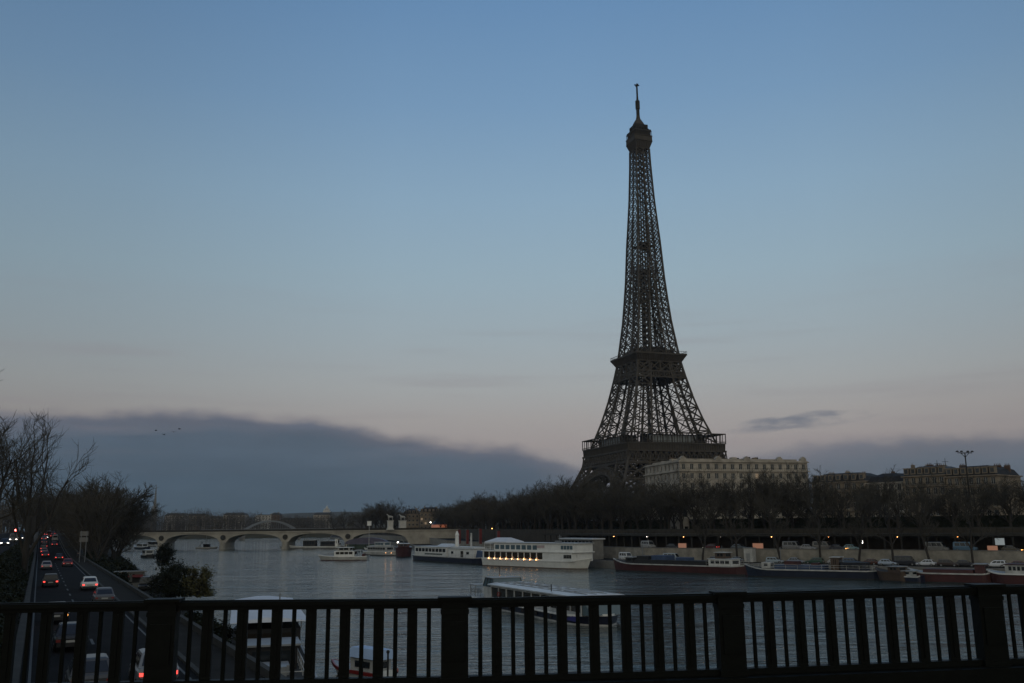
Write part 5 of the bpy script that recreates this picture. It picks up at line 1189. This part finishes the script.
# red barge
t, LB = boat('barge', 'long dark red barge with a white gunwale and a white wheelhouse at its stern', (742, 575.6), (610, 570.6), shift=2.6)
h2 = LB / 2; hull(t, LB, 5.1, 2.0, 'maroon', 'white_dirty', 'concrete_dark', 'black', bow=1.1, sheer=.8, fine=.2, rake=.9, stern=.55)
MB().boxm(-h2 * .50, h2 * .62, -2.0, 2.0, 2.0, 3.0).build('hatch_cover', M['black'], t)
cabin(t, -h2 * .84, -h2 * .52, 3.6, 2.0, 3.5, 'white', 4, (.3, .8), roof_m='greyroof', winm='pane')
cabin(t, -h2 * .74, -h2 * .60, 2.6, 3.6, 5.0, 'wood', 2, (.4, .85), roof_m='white_dirty')
cabin(t, h2 * .66, h2 * .78, 2.8, 2.1, 3.4, 'black', 1, (.4, .8), roof_m='grey')
MB().boxm(h2 * .1, h2 * .35, -1.6, 1.6, 3.0, 4.1).boxm(-h2 * .2, -h2 * .02, -1.4, 1.4, 3.0, 3.7).build('deck_cargo', M['tarp'], t); MB().boxm(h2 * .40, h2 * .58, -1.7, 1.7, 3.0, 3.9).build('awning', M['black'], t)
ph = MB().lathe([(.2, 0), (.2, .04)], n=10).mesh('porthole', M['white_dirty'])
for x in (-.72, -.62, -.5, -.2, .0, .15, .62, .72): o = place(ph, 'porthole', t, (h2 * x, -2.52, 1.35)); o.rotation_euler = (R(90), 0, 0)
MB().bar((h2 * .55, 0, 3), (h2 * .55, 0, 7), .14).bar((-h2 * .66, 0, 5), (-h2 * .66, 0, 6.6), .09).build('mast', M['steel'], t); rail_mb(-h2 * .95, -h2 * .5, -2.2, 2.2, 2.1, .9, 2.2).build('railing', M['white_dirty'], t, fix=False)
# blue barge
t, LB = boat('barge', 'long dark blue barge with a pale gunwale and cluttered deck', (880, 580.2), (745, 576.8), shift=2.6)
h2 = LB / 2; hull(t, LB, 5.0, 1.8, 'blue', 'white_dirty', 'concrete_dark', 'black', bow=1.0, sheer=.7, fine=.2, rake=.9, stern=.55)
MB().boxm(-h2 * .2, h2 * .55, -1.9, 1.9, 1.8, 2.7).build('hatch_cover', M['tarp'], t); cabin(t, -h2 * .8, -h2 * .45, 3.6, 1.8, 3.3, 'navy', 4, (.35, .8), roof_m='black'); cabin(t, -h2 * .42, -h2 * .30, 2.8, 1.8, 4.4, 'wood', 2, (.45, .85), roof_m='white_dirty')
cabin(t, h2 * .62, h2 * .76, 2.6, 1.9, 3.2, 'white_dirty', 1, (.4, .8))
MB().boxm(-h2 * .60, -h2 * .53, -2.0, -1.8, 2.1, 2.7).build('lamp_box', M['e_pale'], t)
MB().boxm(h2 * .2, h2 * .4, -1.2, 1.2, 2.7, 3.5).boxm(-.1 * h2, 0, -1.0, 1.0, 2.7, 3.2).build('deck_cargo', M['maroon'], t); MB().bar((h2 * .48, 0, 1.8), (h2 * .48, 0, 6.5), .14).build('mast', M['steel'], t); rail_mb(-h2 * .9, h2 * .9, -2.2, 2.2, 1.9, .9, 2.4).build('railing', M['white_dirty'], t, fix=False)
# the row at the right
t, LB = boat('barge', 'short brown wooden barge seen bow on right of the blue barge', (900, 582.4), (876, 581), shift=2.2)
hull(t, LB + 1, 3.8, 1.9, 'wood', 'wood', 'concrete_dark', 'black', bow=.8); cabin(t, -2, .6, 2.4, 1.9, 2.9, 'wood', 2, (.4, .8), roof_m='grey')
t, LB = boat('dinghy', 'small blue and white boat between the brown and the pale sided barges', (915, 582.8), (897, 582), shift=1.4)
hull(t, LB + 2, 2.8, 1.2, 'navy', 'white_dirty', 'grey', 'black', bow=.5); cabin(t, -1.2, .8, 1.9, 1.2, 2.1, 'white_dirty', 1, (.4, .85), roof_m='grey')
t, LB = boat('barge', 'long pale sided barge with a flat maroon deck near the right edge', (990, 584.4), (912, 582.2), shift=2.4)
h2 = LB / 2; hull(t, LB, 4.8, 1.9, 'maroon', 'white_dirty', 'grey', 'black', bow=.8, fine=.22, stern=.6); MB().boxm(-h2 * .6, h2 * .7, -1.9, 1.9, 1.9, 2.6).build('hatch_cover', M['maroon'], t); cabin(t, -h2 * .9, -h2 * .64, 3.4, 1.9, 3.6, 'maroon', 3, (.4, .8), roof_m='grey')
t, LB = boat('barge', 'maroon and white barge cut off by the right edge of the picture', (1062, 587), (988, 584.4), shift=2.4)
h2 = LB / 2; hull(t, LB, 4.8, 2.1, 'maroon', 'white', 'grey', 'black', bow=.8, fine=.25); cabin(t, -h2 * .5, h2 * .5, 3.6, 2.1, 3.7, 'white_dirty', 7, (.35, .8), roof_m='maroon')

# ------------------------------------------------------------------ the tour boat passing in front
ax = Vector((.40, -.9165)); tb = thing('tour_boat', 'glass sided tour boat with a long pale roof passing just beyond the railing', 'boat', (3.5, 130.1, 0), math.atan2(ax.y, ax.x))
tb.scale = (1, 1, .9); LB = 39.0; h2 = LB / 2
hull(tb, LB, 7.4, 1.35, 'navy', 'white', 'grey', 'white_dirty', bow=.25, rake=.5, fine=.14, stern=.9, sheer=.2)
x0, x1 = -h2 + 9.0, h2 - 1.4
gl_ = MB().boxm(x0, x1, -3.0, 3.0, 1.3, 3.6).build('glazed_saloon', M['tint'], tb)
fr = MB()
for i in range(11):
    x = x0 + (x1 - x0) * i / 10
    for y in (-3.03, 3.03): fr.boxm(x - .12, x + .12, y - .05, y + .05, 1.3, 3.6)
for y in (-3.03, 3.03): fr.boxm(x0, x1, y - .06, y + .06, 1.3, 1.75); fr.boxm(x0, x1, y - .06, y + .06, 3.35, 3.62)
fr.build('window_frame', M['white_dirty'], gl_, fix=False)
MB().loft([[(x0 - .7, -3.35, 3.62), (x1 + .5, -3.35, 3.62), (x1 + .5, 3.35, 3.62), (x0 - .7, 3.35, 3.62)], [(x0 - .7, -3.35, 3.78), (x1 + .5, -3.35, 3.78), (x1 + .5, 3.35, 3.78), (x0 - .7, 3.35, 3.78)], [(x0 - .5, -2.2, 4.02), (x1 + .2, -2.2, 4.02), (x1 + .2, 2.2, 4.02), (x0 - .5, 2.2, 4.02)]]).build('roof', M['greyroof'], tb)
sk = MB()
for i in range(7): x = x0 + 2 + i * 2.9; sk.boxm(x, x + .22, -2.2, 2.2, 4.02, 4.10)
for x in (x1 - 7.5, x1 - 4.5): sk.boxm(x, x + 1.9, -1.6, 1.6, 4.02, 4.12)
[sk.boxm(x0 + .3, x1 - .4, y - .1, y + .1, 4.022, 4.09) for y in (-2.0, -.7, .7, 2.0)]
sk.build('skylight', M['grey'], tb, fix=False)
rv = MB(); [rv.boxm(x0 + 3 + i * 2.9, x0 + 4.9 + i * 2.9, -.55, .55, 4.024, 4.06) for i in range(4)]; rv.build('roof_hatch', M['bluetint'], tb, fix=False)
fd = MB(); [fd.lathe([(.05, -.35), (.2, -.3), (.2, .3), (.05, .35)], (-h2 + 4 + 4.4 * i, -3.62, .8), 8) for i in range(7)]; fd.build('fender', M['black'], tb, fix=False)
bw = MB().loft([[(x1, -2.9, 1.4), (x1, 2.9, 1.4), (x1, 2.9, 3.58), (x1, -2.9, 3.58)], [(x1 + 1.3, -2.3, 1.45), (x1 + 1.3, 2.3, 1.45), (x1 + .45, 2.5, 3.5), (x1 + .45, -2.5, 3.5)]]).build('front_glazing', M['bluetint'], tb)
wh = MB().loft([[(-h2 + 4.4, -2.4, 1.3), (-h2 + 8.8, -2.4, 1.3), (-h2 + 8.8, 2.4, 1.3), (-h2 + 4.4, 2.4, 1.3)], [(-h2 + 4.4, -2.4, 3.2), (-h2 + 8.8, -2.4, 3.2), (-h2 + 8.8, 2.4, 3.2), (-h2 + 4.4, 2.4, 3.2)]]).build('wheelhouse', M['white_dirty'], tb)
MB().loft([[(-h2 + 4.3, -2.45, 3.2), (-h2 + 8.3, -2.45, 3.2), (-h2 + 8.3, 2.45, 3.2), (-h2 + 4.3, 2.45, 3.2)], [(-h2 + 4.8, -2.2, 4.6), (-h2 + 7.8, -2.2, 4.6), (-h2 + 7.8, 2.2, 4.6), (-h2 + 4.8, 2.2, 4.6)]]).build('wheelhouse_glazing', M['bluetint'], wh)
MB().boxm(-h2 + 4.6, -h2 + 7.9, -2.35, 2.35, 4.6, 4.72).build('wheelhouse_roof', M['grey'], wh)
fr = MB(); [fr.bar((-h2 + 4.3 + u * 4.0, y * 2.47, 3.2), (-h2 + 4.8 + u * 3.0, y * 2.24, 4.62), .10) for u in (0, .33, .66, 1) for y in (-1, 1)]; fr.build('glazing_bar', M['black'], wh, fix=False)
rail_mb(-h2 + .3, -h2 + 4.0, -2.8, 2.8, 1.5, 1.05, 1.0).build('stern_rail', M['steel'], tb, fix=False)
sh = MB(); [sh.bar((x, y, 1.4), (x, y, 3.2), .09) for x in (-h2 + .1, -h2 + 2.2) for y in (-2.9, 2.9)]; sh.boxm(-h2 - .2, -h2 + 2.4, -3.1, 3.1, 3.2, 3.3); sh.build('stern_awning', M['grey'], tb)
MB().boxm(-h2 + 1.2, -h2 + 5.2, -3.36, -3.28, .45, 1.3).boxm(h2 * .3, h2 * .92, -3.36, -3.29, .55, 1.2).build('side_banner', mat('blue_banner', (.03, .03, .17), .6), tb)
lifebuoy(tb, (x0 + 3, -3.12, 2.4)); MB().ball((x0 + 5, -2.6, 3.2), .16, n=8, k=5).build('cabin_lamp', M['e_amber'], tb)
MB().bar((x1 - 9, -2.6, 3.9), (x1 - 9, -2.6, 4.9), .10).bar((-h2 + 5, 0, 4.8), (-h2 + 5, 0, 6.4), .08).build('mast', M['black'], tb)

# ------------------------------------------------------------------ near side: houseboat, small boat, mooring pole
hb = thing('houseboat', 'dark houseboat with a big pale awning moored at the near quay', 'houseboat', (-21.2, 80.5, 0), math.atan2(-.958, .285))
hull(hb, 46, 6.0, 1.6, 'black', 'grey', 'concrete_dark', 'maroon', bow=1.1, sheer=.7, fine=.2)
cabin(hb, -20, 4, 5.0, 1.6, 3.9, 'black', 9, (.3, .85), winm='tint', gap=.5)
MB().loft([[(-20.5, -3.1, 4.5), (5, -3.1, 4.5), (5, 3.1, 4.5), (-20.5, 3.1, 4.5)], [(-20.2, -.6, 4.85), (4.7, -.6, 4.85), (4.7, .6, 4.85), (-20.2, .6, 4.85)]]).build('awning', M['canvas'], hb)
mb = MB(); [mb.bar((-20 + 4.1 * i, y, 3.9), (-20 + 4.1 * i, y, 4.6), .08) for i in range(7) for y in (-2.5, 2.5)]; mb.build('awning_post', M['steel'], hb, fix=False)
cabin(hb, 6.5, 10.5, 3.8, 1.6, 3.3, 'black', 3, (.35, .8), roof_m='grey', winm='pane'); MB().boxm(11.2, 13.4, -1.2, 1.2, 1.6, 2.3).build('skylight', M['grey'], hb); MB().boxm(14.2, 15.6, -.9, .9, 1.7, 2.5).build('deck_box', M['grey'], hb)
MB().bar((7.2, .6, 3.4), (7.2, .6, 6.9), .1).bar((7.2, -.5, 6.2), (7.2, 1.7, 6.2), .05).build('mast', M['steel'], hb); rail_mb(4.5, 19, -2.1, 2.1, 1.65, 1.0, 1.5).build('railing', M['white_dirty'], hb, fix=False)
for i in range(6): MB().boxm(-17 + 3.4 * i, -16 + 3.4 * i, -2.24, -2.2, 3.35, 3.6).build('window_trim', M['white_dirty'], hb)
p = W(361, 682, 0); sb = thing('small_boat', 'small boat with a light blue canvas cover and a red stripe', 'boat', (p.x, p.y + 1.5, 0), math.atan2(LD.y, LD.x) + .32)
hull(sb, 6.4, 2.1, .75, 'white', 'red', 'grey', 'black', bow=.35); cabin(sb, -2.4, .8, 1.6, .75, 1.7, 'white_dirty', 2, (.3, .8))
MB().loft([[(-3.0, -1.0, 1.75), (1.3, -1.0, 1.75), (1.3, 1.0, 1.75), (-3.0, 1.0, 1.75)], [(-2.8, -.6, 2.45), (1.0, -.6, 2.45), (1.0, .6, 2.45), (-2.8, .6, 2.45)]]).build('canvas_cover', M['canvas_blue'], sb)
p = W(387.5, 686, 0); mp = thing('mooring_pole', 'thin dark mooring pole standing in the water right of the small boat', 'pole', (p.x, p.y, 0)); MB().lathe([(.09, -2), (.07, 2.4)], n=8).ball((0, 0, 2.5), .14, n=8, k=5).build('pole', M['iron_dark'], mp)

# ------------------------------------------------------------------ near side: quay clutter and shrubs
def shrub(loc, rx, rz_, n, seed, label, m='leaf', leaf=.16):
    rnd = random.Random(seed); t = thing('shrub', label, 'shrub', loc); mb = MB(); st = MB(); cl = []
    for i in range(70):
        a = rnd.uniform(0, 6.28); r = rx * math.sqrt(rnd.random()) * .9; z = rz_ * rnd.uniform(.05, .95) * (1 - .45 * (r / rx) ** 2); c = Vector((r * math.cos(a), r * math.sin(a), z)); cl.append((c, rnd.uniform(.6, 1.0) * rx * .36))
        st.tube([(0, 0, 0), c * .5 + Vector((0, 0, .2)), c], [.07, .045, .02], 4, False)
    for i in range(n):
        c, r = cl[rnd.randrange(len(cl))]; d = Vector((rnd.gauss(0, 1), rnd.gauss(0, 1), rnd.gauss(0, 1))).normalized() * r * abs(rnd.gauss(0, .75)); p = c + d
        if p.z < .05: continue
        u = Vector((rnd.gauss(0, 1), rnd.gauss(0, 1), rnd.gauss(0, .6))).normalized() * leaf * rnd.uniform(.7, 1.4); v = u.cross(Vector((rnd.gauss(0, 1), rnd.gauss(0, 1), rnd.gauss(0, 1)))).normalized() * leaf * .5
        mb.quad(p - u, p + v, p + u, p - v)
    mb.build('foliage', M[m], t, fix=False); st.build('stem', M['bark'], t, fix=False); return t
M['leaf_y'] = mat('yellow_green_leaves', (.075, .070, .020), .6, 0, .45, .8)
p = W(168, 598, 2.2); shrub(p, 2.9, 5.2, 9000, 1, 'large dark green shrub on the near quay', 'ivy'); p = W(197, 597, 2.2); shrub(p, 2.3, 4.6, 7000, 2, 'yellow green shrub at the water edge right of the dark one', 'leaf_y')
p = W(164, 566, 2.2); shrub(p, 2.6, 6.5, 5000, 3, 'tall dark shrub farther along the near quay', 'ivy', .22); p = W(196, 668, 2.2); shrub(p, 1.2, 1.6, 2500, 4, 'low shrub beside the near quay path under the railing', 'ivy', .1)
p = W(146, 590, 2.2); p.z = 2.204; car(p, L_RZ + math.pi - .25, 'dark parked van with one pale headlight beside the shrubs', (.02, .021, .022), 'van', None, None)
p = W(129, 588, 2.2); kq = thing('kiosk', 'grey market kiosk with two small red awnings on the near quay', 'kiosk', p, L_RZ - R(90))
MB().boxm(-2.2, 2.2, -1.2, 1.2, 0, 2.6).build('wall', M['concrete'], kq); MB().boxm(-2.5, 2.5, -1.5, 1.5, 2.6, 2.8).build('roof', M['concrete'], kq); MB().boxm(-1.9, -.3, -1.24, -1.2, .9, 2.0).boxm(.3, 1.9, -1.24, -1.2, .9, 2.0).build('counter', M['black'], kq)
for x in (-1.1, 1.1): MB().loft([[(x - .85, -1.2, 2.15), (x + .85, -1.2, 2.15), (x + .85, -1.2, 2.25), (x - .85, -1.2, 2.25)], [(x - .85, -2.0, 1.8), (x + .85, -2.0, 1.8), (x + .85, -2.0, 1.86), (x - .85, -2.0, 1.86)]]).build('awning', M['red_flag'], kq)

for i, (s_, t_, rx, h_) in enumerate(((150, 4.6, 2.0, 3.6), (166, 4.4, 2.2, 4.2), (182, 4.8, 2.0, 3.8), (200, 4.6, 2.4, 4.6), (222, 4.8, 2.4, 5.0), (246, 5.0, 2.6, 5.0), (190, 9.0, 2.2, 3.4), (214, 9.4, 2.4, 3.8), (240, 10.0, 2.4, 3.8), (46, 3.0, 1.0, 1.8), (55, 3.6, 1.3, 2.4), (63, 4.6, 1.6, 2.8), (73, 4.6, 1.7, 2.6), (74, 6.9, 1.5, 2.2), (86, 4.4, 1.7, 2.4), (87, 7.2, 1.5, 2.0), (100, 5.0, 1.6, 2.2))):
    shrub(L(s_, t_, 2.2), rx, h_, 2600, 30 + i, 'dark shrub under the row of trees on the near quay' if s_ > 140 else 'dark shrub between the parapet wall and the houseboat', 'ivy', .24 if s_ > 140 else .16)['group'] = 'shrubs under the near quay trees' if s_ > 140 else 'shrubs beside the houseboat'
for i, (px, py, ln_, hd, hm, lab) in enumerate(((288, 548.0, 9, 170, 'white', 'small white motorboat at the fourth pier, left of the low barge'), (338, 547.0, 10, 165, 'white_dirty', 'small pale motorboat moored behind the motor cruiser'), (357, 549.5, 9, 150, 'navy', 'small dark motorboat below the curved roof of the landing stage'), (374, 550.5, 11, 150, 'white', 'small white cabin boat just left of the white cruiser'))):
    t, h2 = moored('motorboat', lab, px, py, 1, ln_, R(hd)); hull(t, ln_, 3.0, .9, hm, 'white', 'grey', 'black', bow=.5, rake=.9); cabin(t, -1.5, 1.8, 2.0, .9, 2.4, 'white_dirty', 2, (.4, .85), roof_m='greyroof'); MB().bar((-.5, 0, 2.5), (-.5, 0, 4.6), .08).build('mast', M['steel'], t)

# ------------------------------------------------------------------ near road: traffic
def rcar(py, t, col, kind, lab, tails='e_red', heads=None, yaw=0, name='moving_car', facing=0, grp='cars on the near road'):
    s = LS(py, t); p = L(s, t, rz(s) + .004); o = car(p, L_RZ + yaw + (math.pi if facing else 0), lab, col, kind, tails, heads, grp, name)
    sl = math.atan((rz(s + 2) - rz(s - 2)) / 4); o.rotation_euler = (0, -sl if not facing else sl, o.rotation_euler[2]); return o
rcar(589.5, -1.5, (.62, .64, .62), 'saloon', 'white car with red tail lights in the right lane of the near road'); M['e_green'] = M['green']
rcar(586.5, -5.3, (.02, .021, .025), 'estate', 'dark estate car with one bright tail light in the left lane')
rcar(569.5, -5.4, (.28, .26, .26), 'saloon', 'grey car with a pinkish rear ahead of the dark estate car', 'e_redlo')
rcar(566.5, -1.9, (.16, .03, .03), 'saloon', 'dark red saloon car in the right lane with glowing tail lights', 'e_redlo')
rcar(560.0, -2.6, (.02, .02, .022), 'saloon', 'black car with bright red brake lights just ahead of the dark red one', 'e_red')
rcar(553.5, -5.4, (.25, .14, .14), 'saloon', 'reddish car queueing in the left lane beyond the grey one', 'e_red')
rcar(548.0, -5.3, (.05, .02, .02), 'estate', 'dark maroon estate car in the left lane queue', 'e_red')
rcar(543.5, -5.2, (.04, .04, .045), 'saloon', 'small dark car farther up in the left lane queue', 'e_redlo')
rcar(541.0, -1.8, (.28, .28, .27), 'van', 'grey van at the far end of the right lane', None)
rcar(538.5, -4.6, (.05, .05, .05), 'saloon', 'oncoming dark car with two white headlights far up the road', None, 'e_head', facing=1)
rcar(537.2, -2.2, (.10, .02, .02), 'saloon', 'red car with lit tail lights far up the road', 'e_red')
rcar(535.6, -5.6, (.06, .02, .02), 'estate', 'dark red car far up the road behind the oncoming headlights', 'e_red')
rcar(603.5, -1.3, (.10, .105, .115), 'saloon', 'dark grey car seen just above the handrail in the right lane', None)
rcar(622.0, -5.4, (.03, .03, .033), 'saloon', 'dark car with an amber glowing light seen between the railing bars', 'e_amber')
rcar(648.0, -4.9, (.02, .022, .025), 'saloon', 'dark car seen through the railing behind the grey one', None)
rcar(690.0, -4.6, (.07, .072, .075), 'saloon', 'grey car passing below, seen through the railing bars', None)
rcar(682.0, -2.0, (.20, .21, .22), 'saloon', 'silver car with red tail lights below the railing', 'e_red')
for py, t, col, kind, lab in ((557.0, -5.2, (.10, .02, .02), 'saloon', 'dark red car in the left lane between the grey and the reddish car'), (550.5, -5.5, (.03, .03, .035), 'estate', 'black estate car in the left lane queue behind the reddish car'), (546.0, -2.4, (.06, .02, .02), 'saloon', 'maroon car braking in the right lane ahead of the black one'), (540.0, -5.3, (.12, .12, .12), 'saloon', 'small grey car near the far end of the left lane queue'), (536.4, -3.4, (.08, .02, .02), 'van', 'dark red van at the far end of the near road'), (534.8, -1.6, (.05, .03, .03), 'saloon', 'farthest car with red lights in the right lane')):
    rcar(py, t, col, kind, lab, 'e_red')
for i, (s, t, hd, lab) in enumerate(((203, -12.9, 'e_head', 'oncoming dark car with bright headlights, nearest on the avenue'), (256, -12.6, 'e_white', 'oncoming car with warm headlights on the avenue'), (300, -13.4, 'e_head', 'oncoming car with headlights in the middle of the avenue queue'), (330, -12.2, 'e_white', 'oncoming car with headlights far along the avenue'))):
    car(L(s, t, az_(s) + .004), L_RZ + math.pi, lab, ((.03, .03, .03), (.2, .2, .2), (.08, .02, .02), (.05, .05, .06))[i], ('saloon', 'van', 'estate', 'saloon')[i], None, hd, 'oncoming cars on the avenue', 'moving_car')
s = 172; tlp = thing('traffic_light', 'traffic light showing bright red at the left end of the avenue', 'traffic light', L(s, -10.6, 9.0), L_RZ)
MB().lathe([(.07, 0), (.06, 3.2)], n=6).build('pole', M['iron_dark'], tlp); MB().boxm(-.14, .14, -.15, .15, 2.3, 3.3).build('housing', M['black'], tlp); MB().ball((-.16, 0, 3.0), .17, .4, 1, 1, 8, 5).build('red_lamp', glow('red_signal', (1, .12, .10), 14), tlp)
# direction signs
s = 198; sg = thing('road_sign', 'pair of stacked grey direction panels on posts over the right sidewalk', 'sign', L(s, 1.2, rz(s) + .13), L_RZ + R(90))
for x in (-.5, .5): MB().lathe([(.07, 0), (.06, 6.2)], (x, 0, 0), 6).build('post', M['steel'], sg)
for z in (4.0, 5.2): MB().boxm(-.8, .8, -.12, -.06, z, z + .9).boxm(-.74, .74, -.06, -.03, z + .06, z + .84).build('panel', M['concrete'], sg)
s = 122; sg = thing('road_sign', 'black sign box with two small pale panels on a pole at the barrier', 'sign', L(s, -8.0, 6.2), L_RZ + R(90))
zt = WY(28, 517, L(s, -8).y).z - 6.2; MB().lathe([(.09, 0), (.07, zt)], n=8).build('pole', M['iron_dark'], sg); MB().boxm(-.55, .55, -.2, -.07, zt - 1.9, zt + .1).build('box', M['black'], sg)
for z in (zt - .55, zt - 1.4): MB().boxm(-.42, .42, -.23, -.2, z, z + .34).build('panel', M['steel'], sg)
# walkers
for py, t, hd, coat, lab in ((561.5, .7, 0, 'coat', 'person in a dark coat walking on the right sidewalk, nearest the kerb'), (560.0, 1.4, math.pi, 'coat2', 'person in a grey coat walking towards us on the right sidewalk'), (557.5, 2.0, 0, 'coat', 'person in a dark coat close to the parapet wall')):
    s = LS(py, t); person(L(s, t, rz(s) + .13), L_RZ + hd, lab, coat)

# ------------------------------------------------------------------ near side: trees
NT = [tree_meshes(31, 20, .22, 6, .52, (6, 6, 6), r0=.46, twig=.022, wob=.13, up=.12), tree_meshes(32, 20, .20, 6, .50, (7, 6, 6), r0=.44, twig=.022, wob=.13, up=.12), tree_meshes(33, 18, .25, 7, .55, (7, 8, 7), r0=.40, twig=.04)]
def ntree(s, t, zb, k, H_, rz_, label, group=None, wide=1.0): return tree(L(s, t, zb), NT[k], H_ / (20, 20, 18)[k], rz_, label, group, wide=wide)
ntree(126, -8.3, 6.5, 0, 20.5, 3.4, 'tall bare tree with upright limbs at the left, standing over the road', wide=1.0)
ntree(92, -10.6, 9.0, 1, 16.0, 2.2, 'bare tree behind the tallest one, its limbs spreading over the road')
ntree(42, -16.5, 9.0, 1, 16.5, 1.1, 'bare tree nearest the bridge, only branch tips in view at the left edge')
for i, s in enumerate((268, 290, 316, 346, 380, 416)):
    ntree(s, -9.3 + (i % 3) * .4, 8.0 if s < 220 else rz(s) + 1.2, (0, 2, 1)[i % 3], 15.5 + (i % 2) * 1.2, i * 1.3, 'bare tree in the row on the embankment left of the road', 'bare trees on the embankment')
for i, s in enumerate((70, 88, 106, 126, 148, 172, 198, 226, 258)):
    ntree(s, -28 - (i % 2) * 3, 9, (2, 1, 0)[i % 3], 13.5, i * 2.1, 'bare tree in the row beyond the avenue', 'bare trees beyond the avenue')
for i, s in enumerate((212, 226, 241, 257, 274, 292, 311, 331, 352, 374, 398, 424, 452, 482)):
    ntree(s, 4.6 + (i % 3) * .6, 2.2, 2 if i % 3 else 0, (21.5, 22.5, 21.0)[i % 3] + max(0, rz(s) - 5.4) * .6, i * 1.9, 'dense bare tree in the row beyond the kiosk along the near quay', 'bare trees along the near quay', wide=1.12)
for i, s in enumerate((230, 250, 272, 300, 330, 364)):
    ntree(s, 10.0 + (i % 2) * 1.5, 2.2, 2, 18.5, i * 2.3, 'bare tree in the water side row of the near quay', 'water side trees of the near quay', wide=1.1)
# ivy on the embankment
rnd = random.Random(9); mb = MB()
for i in range(26000):
    s = 20 + 230 * rnd.random() ** 1.3; u = rnd.random(); t = -7.8 - 2.6 * u; z = 6.0 + (9.0 - 6.0) * u + rnd.uniform(0, .55); p = L(s, t, z); a = Vector((rnd.gauss(0, 1), rnd.gauss(0, 1), rnd.gauss(0, .7))).normalized() * rnd.uniform(.12, .30); v = a.cross(Vector((rnd.gauss(0, 1), rnd.gauss(0, 1), rnd.gauss(0, 1)))).normalized() * .11
    mb.quad(p - a, p + v, p + a, p - v)
tag(mb.build('ivy', M['ivy'], fix=False), 'dark ivy covering the embankment left of the road', 'ivy', kind='stuff')

# ------------------------------------------------------------------ birds, the viaduct overhead
bm_ = MB().ball((0, 0, 0), .11, 2.4, .9, .9, 8, 5).ball((.27, 0, .03), .06, 1.3, 1, 1, 6, 4); bm_.add([(-.2, -.05, 0), (-.2, .05, 0), (-.5, .09, .01), (-.5, -.09, .01)], [(0, 1, 2, 3)])
bme = bm_.mesh('body', M['black'])
def wing(sg): return MB().loft([[(.12, sg * .05, .03), (-.12, sg * .05, .03), (-.12, sg * .05, .055), (.12, sg * .05, .055)], [(.15, sg * .35, .16), (-.08, sg * .35, .16), (-.08, sg * .35, .175), (.15, sg * .35, .175)], [(.0, sg * .72, .10), (-.06, sg * .72, .10), (-.06, sg * .72, .106), (.0, sg * .72, .106)]]).mesh('wing', M['black'])
wl, wr = wing(1), wing(-1)
for i, (px, py) in enumerate(((155.8, 430.5), (164, 434.6), (173.8, 432), (179.5, 429))):
    q = WY(px, py, 330); b_ = thing('bird', ('leftmost bird of the small flock in the sky', 'lowest bird of the small flock in the sky', 'third bird from the left in the small flock', 'rightmost and highest bird of the small flock')[i], 'bird', q, R(20 + 50 * i), 'birds in flight'); b_.scale = (1.5, 1.5, 1.5)
    place(bme, 'body', b_); place(wl, 'wing', b_); place(wr, 'wing', b_)
vd = thing('metro_viaduct', 'unseen steel viaduct carrying the metro over the central walkway of the bridge', 'viaduct', (*RP(1), 9.85), math.atan2(ru.y, ru.x))  # overhead and out of view, added to shade the railing
MB().boxm(-90, 90, -17.0, -10.6, 6.2, 7.0).boxm(-90, 90, -10.9, -10.6, 7.0, 7.7).boxm(-90, 90, -17.0, -16.7, 7.0, 7.7).build('deck', M['concrete_dark'], vd)
cm_ = MB().lathe([(.3, .25), (.26, .6), (.2, 1.0), (.17, 5.2), (.34, 6.2)], n=10).mesh('column', M['rail_paint'])
for i in range(-12, 13):
    for y in (-16.2, -11.5): place(cm_, 'column', vd, (i * 6.0 + 2.67, y, 0))

# trees closing the far end of the near road
for i, (s, t) in enumerate(((505, -6), (512, -1), (520, 3), (528, -9), (536, -4), (545, 1))):
    tree(L(s, t, 10.2), TP[i % 4], 1.0, i * 1.4, 'bare tree closing the view at the far end of the near road', 'trees at the end of the near road', wide=1.4)
wood('avenue_wood', 'dark belt of bare trees closing the view at the far left', [(-70, 60, 500, 600, 492, 506, 9.5, 90), (40, 110, 540, 600, 508, 510, 9.5, 40)], 17)
# dusk air
hz = bpy.data.materials.new('haze'); hz.use_nodes = True; t_ = hz.node_tree; t_.nodes.clear()
vo = t_.nodes.new('ShaderNodeVolumePrincipled'); vo.inputs['Color'].default_value = (.92, .95, 1, 1); vo.inputs['Density'].default_value = HAZE; vo.inputs['Anisotropy'].default_value = .2
ou = t_.nodes.new('ShaderNodeOutputMaterial'); t_.links.new(vo.outputs[0], ou.inputs['Volume'])
if HAZE > 0:
    hb_ = MB().boxm(-3000, 3000, -800, 4000, -5, 345).build('haze', hz); hb_['kind'] = 'stuff'; hb_['label'] = 'thin blue dusk haze over the river'; hb_['category'] = 'haze'
